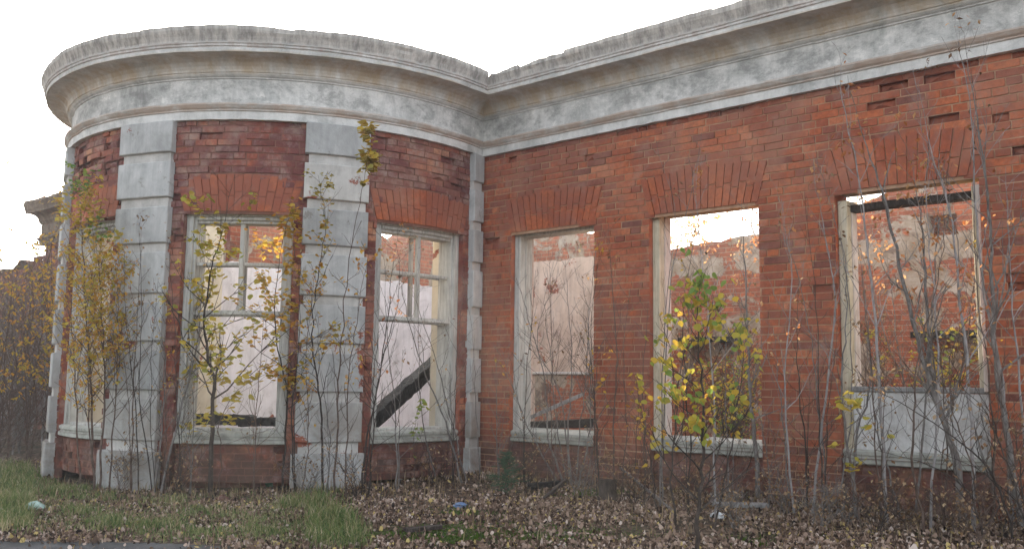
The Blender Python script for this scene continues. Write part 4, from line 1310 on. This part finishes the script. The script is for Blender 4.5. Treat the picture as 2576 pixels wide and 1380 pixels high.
inside('indoor_sapling', 'sunlit orange leaved sapling inside the ruin seen at the right of the right bow window', 'sapling', -1.35, 2.2, 3.6, 'leaf_o', 160, lf=(.74, 1), lsize=.07, stems=1)
inside('indoor_sapling', 'rust leaved sapling inside the ruin, atop the window next to the corner', 'sapling', 0.9, 3.4, 3.95, 'leaf_o', 150, lf=(.78, 1), stems=2)
inside('indoor_sapling', 'orange leaved saplings against the sky in the second long wall window', 'sapling', 2.55, 3.6, 4.3, 'leaf_o', 380, lf=(.6, 1), stems=3, bark_m='bark_grey')
inside('indoor_sapling', 'short rust leaved sapling at the middle of the second long wall window, inside the ruin', 'sapling', 1.9, 3.6, 3.5, 'leaf_o', 170, lf=(.72, 1), stems=2)
inside('indoor_sapling', 'rust leaved sapling at the upper left of the last window, inside the ruin', 'sapling', 3.55, 2.2, 3.55, 'leaf_o', 110, lf=(.5, 1), stems=2, bark_m='bark_grey')
inside('indoor_sapling', 'orange leaved sapling before the dark niche inside the last window', 'sapling', 4.5, 2.4, 3.6, 'leaf_o', 130, lf=(.6, 1), stems=2, bark_m='bark_grey')
inside('indoor_sapling', 'sapling with glowing orange leaves by the right jamb of the last window', 'sapling', 5.2, 1.5, 3.2, 'leaf_o', 70, lf=(.55, 1), stems=1, lsize=.08)
inside('indoor_bush', 'dense low yellow green bush filling the lower second long wall window', 'bush', 2.75, 1.5, 1.35, 'leaf_yg', 900, stems=9, L0=.5, lf=(.1, 1), tint=(.05, 1), spread=.45, broad=True, lsize=.042)
inside('indoor_bush', 'brown and gold bush at the back of the second long wall window', 'bush', 2.0, 3.0, 1.9, 'leaf_b', 520, stems=8, L0=.6, lf=(.1, 1), tint=(.2, 1), spread=.45)
inside('indoor_bush', 'bright yellow leaved bush at the right of the last window above its ledge', 'bush', 4.75, 2.0, 1.75, 'leaf_yg', 420, stems=10, L0=.55, lf=(.2, 1), tint=(.2, .9), spread=.5, broad=True, lsize=.06)
inside('indoor_bush', 'amber leaved bush at the left of the last window above its ledge', 'bush', 3.7, 2.2, 2.2, 'leaf_y', 620, stems=7, L0=.5, lf=(.2, 1), tint=(.1, 1), spread=.3, lsize=.055)
inside('indoor_bush', 'tall brown twiggy bush deep inside the last window', 'bush', 3.6, 3.9, 2.3, 'leaf_b', 360, stems=7, L0=.5, lf=(.1, 1), tint=(.3, 1), spread=.3)
inside('indoor_bush', 'grey twiggy bush inside the window next to the corner', 'bush', 0.1, 2.6, 2.0, 'leaf_b', 60, stems=7, L0=.6, lf=(.1, 1), spread=.4)

# --- thicket left of the bow: many thin saplings that nothing tells apart, and the leafy ones in front
def thicket(i, x, y, h, leaves, leaf_m, bark_m, tint, lab, grp, nb=22, stems=3, spread=.25, lsize=.05, L0=.6, lf=(.3, 1)):
    _seed[0] += 1
    rg = random.Random(900 + i)
    b0 = Vector((x, y, gz(x, y)))
    tb, lb = MB(), MB()
    for s in range(stems):
        dx, dy = rg.gauss(0, spread), rg.gauss(0, spread)
        pts = [b0 - Vector((0, 0, .05))] + [b0 + Vector((dx * f * f * h * .5 + rg.gauss(0, .05), dy * f * f * h * .5 + rg.gauss(0, .05), h * f)) for f in (.25, .5, .75, 1)]
        grow(tb, lb, crom(pts, 4), 0.014, rg, nb + 6, L0, 0.08, 4, leaves // stems, lsize, lf, tint, False, .85, 0.0014, .01)
    o = thing('thicket_shrub', lab, 'shrub', tuple(b0), grp)
    tb.build('trunk', [M[bark_m]], o)
    if lb.f: lb.build('leaves', [M[leaf_m]], o)
rg = random.Random(5)
for i in range(26):
    px = rg.uniform(-60, 185); Y = rg.uniform(12.6, 19)
    x = (px - 1288) / FPX * Y
    if px > 120: Y = max(Y, 14.5); x = (px - 1288) / FPX * Y
    if into((x, Y)) > -0.3: Y = Y - 3; x = (px - 1288) / FPX * Y
    lf_ = 'leaf_b' if rg.random() < .6 else 'leaf_y'; bk_ = rg.choice(['bark_brown', 'bark_grey', 'bark_pale', 'bark_pale'])
    thicket(i, x, Y, rg.uniform(2.4, 3.7) * (0.9 + (Y - 12) * .03), rg.choice([40, 90, 150]), lf_, bk_, (0, 1),
            '%s stemmed shrub with %s leaves in the thicket left of the bow' % ({'bark_pale': 'pale', 'bark_brown': 'brown', 'bark_grey': 'grey'}[bk_], {'leaf_b': 'brown', 'leaf_y': 'dull gold'}[lf_]),
            '%s stemmed shrubs with %s leaves in the left thicket' % (bk_[5:], {'leaf_b': 'brown', 'leaf_y': 'gold'}[lf_]))
for i, (px, Y, h, n, lab) in enumerate([
        (150, 12.4, 3.0, 620, 'bushy sapling with bright amber leaves touching the left edge of the bow'),
        (95, 12.8, 2.9, 260, 'gold leaved sapling in the middle of the left thicket'),
        (20, 12.2, 2.6, 230, 'gold leaved sapling at the far left edge of the thicket'),
        (60, 16.5, 5.0, 200, 'tallest thin sapling of the left thicket, standing against the sky'),
        (5, 15.5, 4.7, 170, 'thin leafy sapling against the sky at the picture\'s left edge')]):
    thicket(60 + i, (px - 1288) / FPX * Y, Y, h, n, 'leaf_y', 'bark_brown', (0.0, 0.9), lab, None, 26, 3, .2, .07, .55, (.3, 1))

# --- trees standing behind the ruin
def far_tree(label, px, Y, h, leaf_m, n, r, seed, tint=(0, 1)):
    rg = random.Random(seed)
    x = (px - 1288) / FPX * Y
    b0 = Vector((x, Y, 0))
    tb, lb = MB(), MB()
    pts = [b0, b0 + Vector((rg.gauss(0, .2), rg.gauss(0, .2), h * .3)), b0 + Vector((rg.gauss(0, .3), 0, h * .65)), b0 + Vector((rg.gauss(0, .3), 0, h))]
    st = crom(pts, 5)
    grow(tb, lb, st, 0.11, rg, 46, h * .42, 0.3, 5, n, 0.16, (0.3, 1), tint, False, .7, .01, .05)
    o = thing('far_tree', label, 'tree', tuple(b0), 'autumn trees behind the ruin')
    tb.build('trunk', [M['bark_grey']], o)
    lb.build('crown', [M[leaf_m]], o)
far_tree('sparse golden tree seen over the broken wall in the second long wall window', 1690, 30, 6.6, 'leaf_y', 900, 2, 41)
far_tree('golden brown tree at the upper left of the last window', 2120, 32, 8.8, 'leaf_y', 1500, 2, 42)
far_tree('orange tree showing above the head rail of the last window', 2360, 34, 10.5, 'leaf_o', 1700, 2, 43)
far_tree('nearly bare tree at the right of the sky in the second long wall window', 1900, 30, 8.0, 'leaf_o', 500, 2, 44)

# --- dark green fir seedling in the corner
def fir(x, y, h, label):
    rg = random.Random(3)
    b0 = Vector((x, y, gz(x, y)))
    tb, lb = MB(), MB()
    tube(tb, [b0, b0 + Vector((0, 0, h))], [.008, .002], 5)
    for k in range(80):
        f = rg.random() ** 0.8
        az = rg.random() * 6.28; L = (1 - f) * 0.30 + .05
        p = b0 + Vector((0, 0, .02 + f * h * .97)); d = Vector((cos(az), sin(az), rg.uniform(-.1, .35)))
        for j in range(26):
            q = p + d * L * j / 26
            a2 = rg.random() * 6.28
            n_ = Vector((cos(a2), sin(a2), rg.uniform(-.4, .9))).normalized() * .035
            s = n_.cross(d).normalized() * .0035
            lb.face([tuple(q - s), tuple(q + s), tuple(q + n_)], 0, [(0, 0)] * 3, rg.random())
    o = thing('fir_seedling', label, 'seedling', tuple(b0))
    tb.build('trunk', [M['bark_brown']], o); lb.build('needles', [M['fir']], o)
g_ = G(1272, 1245)
fir(g_.x, g_.y, 0.42, 'small dark green fir seedling by the inner corner of the walls')

# ================================================================ ground cover
def tri_cover(name, label, mat, n, sampler, size, seed, kind='leaf'):
    rg = random.Random(seed)
    mb = MB()
    for _ in range(n):
        r = sampler(rg)
        if r is None: continue
        x, y, k = r
        z = gz(x, y)
        if kind == 'leaf':
            L = size * rg.uniform(.4, 1.0) * (1.6 if rg.random() < .15 else 1); az = rg.random() * 6.28
            d = Vector((cos(az), sin(az), rg.gauss(0, .28))); s = Vector((-sin(az), cos(az), rg.gauss(0, .35)))
            p = Vector((x, y, z + rg.uniform(0.008, 0.035)))
            w = L * rg.uniform(.3, .5)
            c = Vector((0, 0, rg.gauss(0.0, .012)))
            q = [p - d * L * .5, p + s * w * .5 - d * L * .12 + c, p + s * w * .35 + d * L * .25 + c, p + d * L * .5, p - s * w * .4 + d * L * .2 - c, p - s * w * .5 - d * L * .15 - c]
            zl = z + 0.004
            q = [(a.x, a.y, max(a.z, zl)) for a in q]
            t = min(1, max(0, rg.gauss(.55, .27)))
            mb.face(q, 0, [(0, 0)] * 6, t)
        else:
            h = size * rg.uniform(.45, 1.3) * k; az = rg.random() * 6.28
            lean = Vector((cos(az), sin(az), 0)) * h * rg.uniform(.15, .75)
            w = rg.uniform(.0025, .0048)
            s = Vector((-sin(az + rg.gauss(0, .8)), cos(az), 0)).normalized() * w
            p = Vector((x, y, z - .01))
            m_ = p + lean * .35 + Vector((0, 0, h * .62)); e = p + lean + Vector((0, 0, h * rg.uniform(.75, 1)))
            t = min(1, max(0, rg.gauss(.42, .2) + (0.25 if rg.random() < .12 else 0) + 0.35 * max(0, nz(x * 1.1, y * 1.1, 7))))
            mb.face([tuple(p - s), tuple(p + s), tuple(m_ + s * .8), tuple(m_ - s * .8)], 0, [(0, 0)] * 4, t)
            mb.face([tuple(m_ - s * .8), tuple(m_ + s * .8), tuple(e)], 0, [(0, 0)] * 3, t)
    o = mb.build(name, mat)
    return tag(o, label, None, kind='stuff')

def inwall(x, y):
    t = into((x, y)); u = (Vector((x, y, 0)) - C0).dot(Wd)
    if -0.02 < t < .62 and u > -0.3: return True
    r = hypot(x - CC.x, y - CC.y)
    if t < 0.3 and RR - .58 < r < RR + .02: return True
    return False
# where grass grows: a band from the left edge to about the middle, seen in the photo below y 1190
def grass_mask(x, y):
    z = gz(x, y)
    # photo place of this ground point
    X, Y, Z = x, y, z - EYE
    fw = Y * cp + Z * sp_; up = Z * cp - Y * sp_
    px = 1288 + FPX * X / fw; py = 690 - FPX * up / fw
    return px, py
def gr_s(rg):
    y = 6.0 + 6.6 * rg.random() ** 1.3; x = rg.uniform(-7.6, -0.4)
    if inwall(x, y) or hypot(x - CC.x, y - CC.y) < RR + .1: return None
    px, py = grass_mask(x, y)
    # edge lines of the patch
    e1 = 1165 + 60 * (px / 300.0) + (30 if px > 300 else 0) + 22 * nz(px * .01, 1) + 25 * nz(px * .05, 5)          # far edge
    if px > 300: e1 = 1288 + 26 * nz(px * .012, 2) + 18 * nz(px * .06, 5) - max(0, px - 620) * .10
    if px > 830: e1 = 1268 + (px - 830) * 0.9
    e2 = 1345 + 12 * nz(px * .02, 9) + max(0, (px - 200)) * .055          # near edge
    if px > 880 + 90 * rg.random() + 40 * nz(py * .02, 3): return None
    dens = 1.0
    if py < e1: dens = max(0, 1 - (e1 - py) / 55.0) * .22
    if py > e2: dens = max(0, 1 - (py - e2) / 25.0) * .4
    c = 0.62 + 0.8 * nz(x * 1.7, y * 2.6, 2) + .6 * nz(x * 5, y * 6, 1)
    if rg.random() > dens * min(1, max(.05, c + .25)): return None
    k = 0.55 + 0.9 * max(0, nz(x * 2.2, y * 2.2, 5)) + (.55 if px > 780 or px < 90 else 0)
    return x, y, k
tri_cover('grass', 'tufted green grass growing in a band before the bow', M['grass'], 200000, gr_s, 0.115, 31, 'grass')
def ltr_s(rg):
    if rg.random() < .5:
        y = 6.2 + 3.2 * rg.random() ** 1.1
    else:
        y = rg.uniform(8, 13.8)
    x = rg.uniform(-.60 * y, .60 * y)
    if inwall(x, y): return None
    if hypot(x - CC.x, y - CC.y) < RR - .6 or into((x, y)) > .6: return None
    if hypot((x - pc.x) / 1.3, (y - pc.y) / .45) < 1 and rg.random() < .65: return None
    if nz(x * .9, y * 1.5, 12) + .4 * nz(x * 3, y * 4, 2) < -0.16 and rg.random() < .8: return None
    if x < pB.x + .3 and y < lerp(pA.y, pB.y, 0.5) - .12 and rg.random() < .93: return None
    return x, y, 1
tri_cover('fallen_leaves', 'carpet of dry brown fallen leaves over the ground', M['litter'], 125000, ltr_s, 0.040, 32)
def in_s(rg):
    u = rg.uniform(-5.5, 8); t = rg.uniform(.65, 5.4)
    p = C0 + Wd * u - Nd * t
    return p.x, p.y, 1
tri_cover('indoor_fallen_leaves', 'dry leaves covering the floor inside the ruin', M['litter'], 9000, in_s, 0.06, 33)
def dry_s(rg):
    y = rg.uniform(7, 12.5); x = rg.uniform(-.58 * y, .58 * y)
    if inwall(x, y) or hypot(x - CC.x, y - CC.y) < RR + .05 or into((x, y)) > -0.03: return None
    wallnear = min(abs(into((x, y))), abs(hypot(x - CC.x, y - CC.y) - RR))
    if rg.random() > math.exp(-wallnear * 1.3) * .9 + .04: return None
    return x, y, 1.0
o = tri_cover('dry_weeds', 'thin straw coloured weeds along the foot of the walls', leafmat('dry_straw', [(0, (0.10, 0.085, 0.045)), (.5, (0.24, 0.17, 0.10)), (1, (0.42, 0.33, 0.21))], .3), 14000, dry_s, 0.15, 34, 'grass')
def moss_s(rg):
    c = rg.choice([(1180, 1290, .5), (1400, 1352, .6), (1250, 1350, .5), (1470, 1240, .35), (1075, 1362, .4), (2140, 1345, .35), (1600, 1300, .3), (1330, 1345, .7), (1150, 1330, .5), (1000, 1350, .4), (1900, 1365, .4)])
    p = G(c[0], c[1])
    x, y = rg.gauss(p.x, c[2] * .6), rg.gauss(p.y, c[2] * .35)
    if inwall(x, y) or into((x, y)) > 0: return None
    return x, y, .8
tri_cover('moss', 'bright green moss and low weeds on the damp path', M['moss'], 26000, moss_s, 0.032, 35, 'grass')

# ================================================================ loose things
def beam(name, label, cat, a, b_, w, h, mat, seed, n=16, rough=.25, group=None):
    """a roughly square timber between two points, with broken irregular faces"""
    rg = random.Random(seed)
    a = Vector(a); b_ = Vector(b_); d = (b_ - a).normalized()
    s = d.cross(Vector((0, 0, 1))).normalized(); t = s.cross(d)
    mb = MB(); rows = []
    sh = [(-1, -1), (0, -1.05), (1, -1), (1.04, 0), (1, 1), (0, 1.03), (-1, 1), (-1.03, 0)]
    for i in range(n + 1):
        f = i / n
        k = 1.0 - (0.35 * rg.random() if i in (0, n) else 0)
        rows.append([tuple(a.lerp(b_, f) + s * x * w / 2 * k * (1 + rg.gauss(0, rough * .35)) + t * y * h / 2 * k * (1 + rg.gauss(0, rough * .35))) for x, y in sh])
    for r0, r1 in zip(rows, rows[1:]):
        for k in range(8):
            mb.face([r0[k], r0[(k + 1) % 8], r1[(k + 1) % 8], r1[k]])
    mb.face(rows[0]); mb.face(rows[-1])
    mid = a.lerp(b_, .5); mid.z = min(a.z, b_.z)
    return tag(mb.build(name, [mat], origin=tuple(mid)), label, cat, group)
def OnK(px, py, off):   # on the bow cylinder of another radius, front hit
    g = ray(px, py); R = RR + off
    ax, ay = g.x, g.y
    A_ = ax * ax + ay * ay; B_ = ax * CC.x + ay * CC.y; C_ = CC.x ** 2 + CC.y ** 2 - R * R
    s = (B_ - sqrt(max(B_ * B_ - A_ * C_, 0))) / A_
    return Vector((ax * s, ay * s, EYE + g.z * s))
a = OnK(915, 1078, -.55); b_ = OnK(1135, 876, -.75)
beam('charred_beam', 'thick charred black beam leaning across the right bow window', 'beam', a, b_, .15, .17, M['char'], 1, 26, .2)
a = OnK(455, 1052, -.45); b_ = OnK(640, 1056, -.42)
beam('charred_beam', 'burnt black timber lying behind the sill of the middle bow window', 'beam', a, b_, .14, .11, M['char'], 2)
a = OnK(600, 1062, -.42); b_ = OnK(745, 1058, -.45)
beam('charred_beam', 'shorter burnt timber at the right end of the middle bow window sill', 'beam', a, b_, .12, .09, M['char'], 3)
a = OnF(1296, 1066, -.32); b_ = OnF(1468, 990, -.9)
beam('pale_plank', 'pale grey plank slanting up inside the window next to the corner', 'plank', a, b_, .08, .045, M['greywood'], 4, rough=.08)
a = OnF(1290, 1072, -.5); b_ = OnF(1510, 1062, -.6)
beam('charred_beam', 'blackened timber lying inside the window next to the corner', 'beam', a, b_, .16, .1, M['char'], 5)
g1 = G(1330, 1236); g2 = G(1415, 1226)
beam('fallen_branch', 'black rotten log lying on the ground under the window next to the corner', 'log', g1 + Vector((0, 0, .05)), g2 + Vector((0, 0, .05)), .07, .06, M['char'], 6)
g1 = G(1368, 1262); g2 = G(1425, 1228)
beam('fallen_branch', 'short dark branch pointing at the black log', 'branch', g1 + Vector((0, 0, .03)), g2 + Vector((0, 0, .1)), .035, .03, M['bark_dark'], 7)
g1 = G(1792, 1284); g2 = G(1932, 1284)
beam('fallen_board', 'weathered board lying at the wall foot under the second long wall window', 'board', g1 + Vector((0, 0, .06)), g2 + Vector((0, 0, .05)), .16, .03, M['greywood'], 8, rough=.06)
g1 = G(1020, 1340); g2 = G(1110, 1332)
beam('fallen_board', 'short dark rotten plank beside the puddle', 'board', g1 + Vector((0, 0, .025)), g2 + Vector((0, 0, .03)), .07, .03, M['bark_dark'], 9, rough=.1)
g1 = G(1480, 1190); g2 = G(1420, 1205)
g1 = G(1700, 1296); g2 = G(1560, 1228)
beam('fallen_branch', 'long thin fallen branch resting against the tree stump', 'branch', g1 + Vector((0, 0, .02)), g2 + Vector((0, 0, .22)), .02, .02, M['bark_grey'], 10, rough=.1)
g1 = G(950, 1250); 
sapling('twig_stub', 'short forked black twig standing in the leaves before the right bow window', 'twig', [[(955, 1262), (958, 1228), (962, 1190)], [(955, 1262), (975, 1235), (960, 1215)]], 'bark_dark', None, .009, 2, .06, sub=0)
# stump
gs = G(1528, 1262)
mb = MB(); rg = random.Random(12)
rows = []
for k in range(7):
    f = k / 6; z = gs.z - .05 + f * .27; rr = .10 * (1.25 - .35 * min(1, f * 2))
    rows.append([(gs.x + cos(q * pi / 7) * rr * (1 + .16 * nz(q * .9, f * 2, 3)), gs.y + sin(q * pi / 7) * rr * (1 + .16 * nz(q * .9, 1, 3)), z + (.05 * nz(q * 1.3, 5) if k == 6 else 0)) for q in range(14)])
for r0, r1 in zip(rows, rows[1:]):
    for k in range(14): mb.face([r0[k], r0[(k + 1) % 14], r1[(k + 1) % 14], r1[k]])
mb.face(rows[-1])
tag(mb.build('tree_stump', [M['bark_dark']], origin=tuple(gs)), 'rotten dark tree stump at the foot of the brick pier', 'stump')
# litter
def crumple(name, label, cat, px, py, s, mat, seed, flat=.5):
    g = G(px, py); rg = random.Random(seed)
    mb = MB(); rows = []
    for i in range(9):
        th = pi * i / 8
        rows.append([(g.x + s * sin(th) * cos(q * pi / 8) * (1 + .55 * nz(q * .8, i * .9, seed)), g.y + s * .8 * sin(th) * sin(q * pi / 8) * (1 + .55 * nz(q * .8, i * .9, seed + 5)),
                      g.z + s * flat * .55 + s * flat * cos(th) * (1 + .5 * nz(q * 1.1, i, seed + 9))) for q in range(16)])
    for r0, r1 in zip(rows, rows[1:]):
        for k in range(16): mb.face([r0[k], r0[(k + 1) % 16], r1[(k + 1) % 16], r1[k]])
    return tag(mb.build(name, [mat], origin=tuple(g)), label, cat)
crumple('plastic_bag', 'crumpled blue plastic bag on the leaf litter before the corner', 'bag', 1158, 1275, .06, M['bag_blue'], 1)
crumple('plastic_bag', 'crumpled white plastic bag near the board under the second long wall window', 'bag', 1806, 1302, .065, M['bag_white'], 2)
crumple('plastic_bag', 'pale plastic scrap at the bottom right among dry leaves', 'bag', 2042, 1368, .06, M['bag_white'], 3, .3)
crumple('plastic_bottle', 'pale crushed plastic bottle in the grass at the left', 'bottle', 86, 1285, .085, M['bottle'], 4, .7)
crumple('plastic_scrap', 'white scrap on the ground between the log and the stump', 'scrap', 1672, 1262, .05, M['bag_white'], 5, .4)
crumple('plastic_scrap', 'small white scrap at the bottom edge beside the puddle', 'scrap', 1412, 1374, .035, M['bag_white'], 6, .4)
crumple('plastic_bottle', 'dark green bottle at the wall foot between pilaster and maple trunk', 'bottle', 680 - 3, 1222, .05, M['bag_green'], 7, 1.1)
crumple('brick_lump', 'fallen lump of red brick in the leaves before the middle bow window', 'brick', 560, 1262, .07, M['brick_worn'], 8, .6)
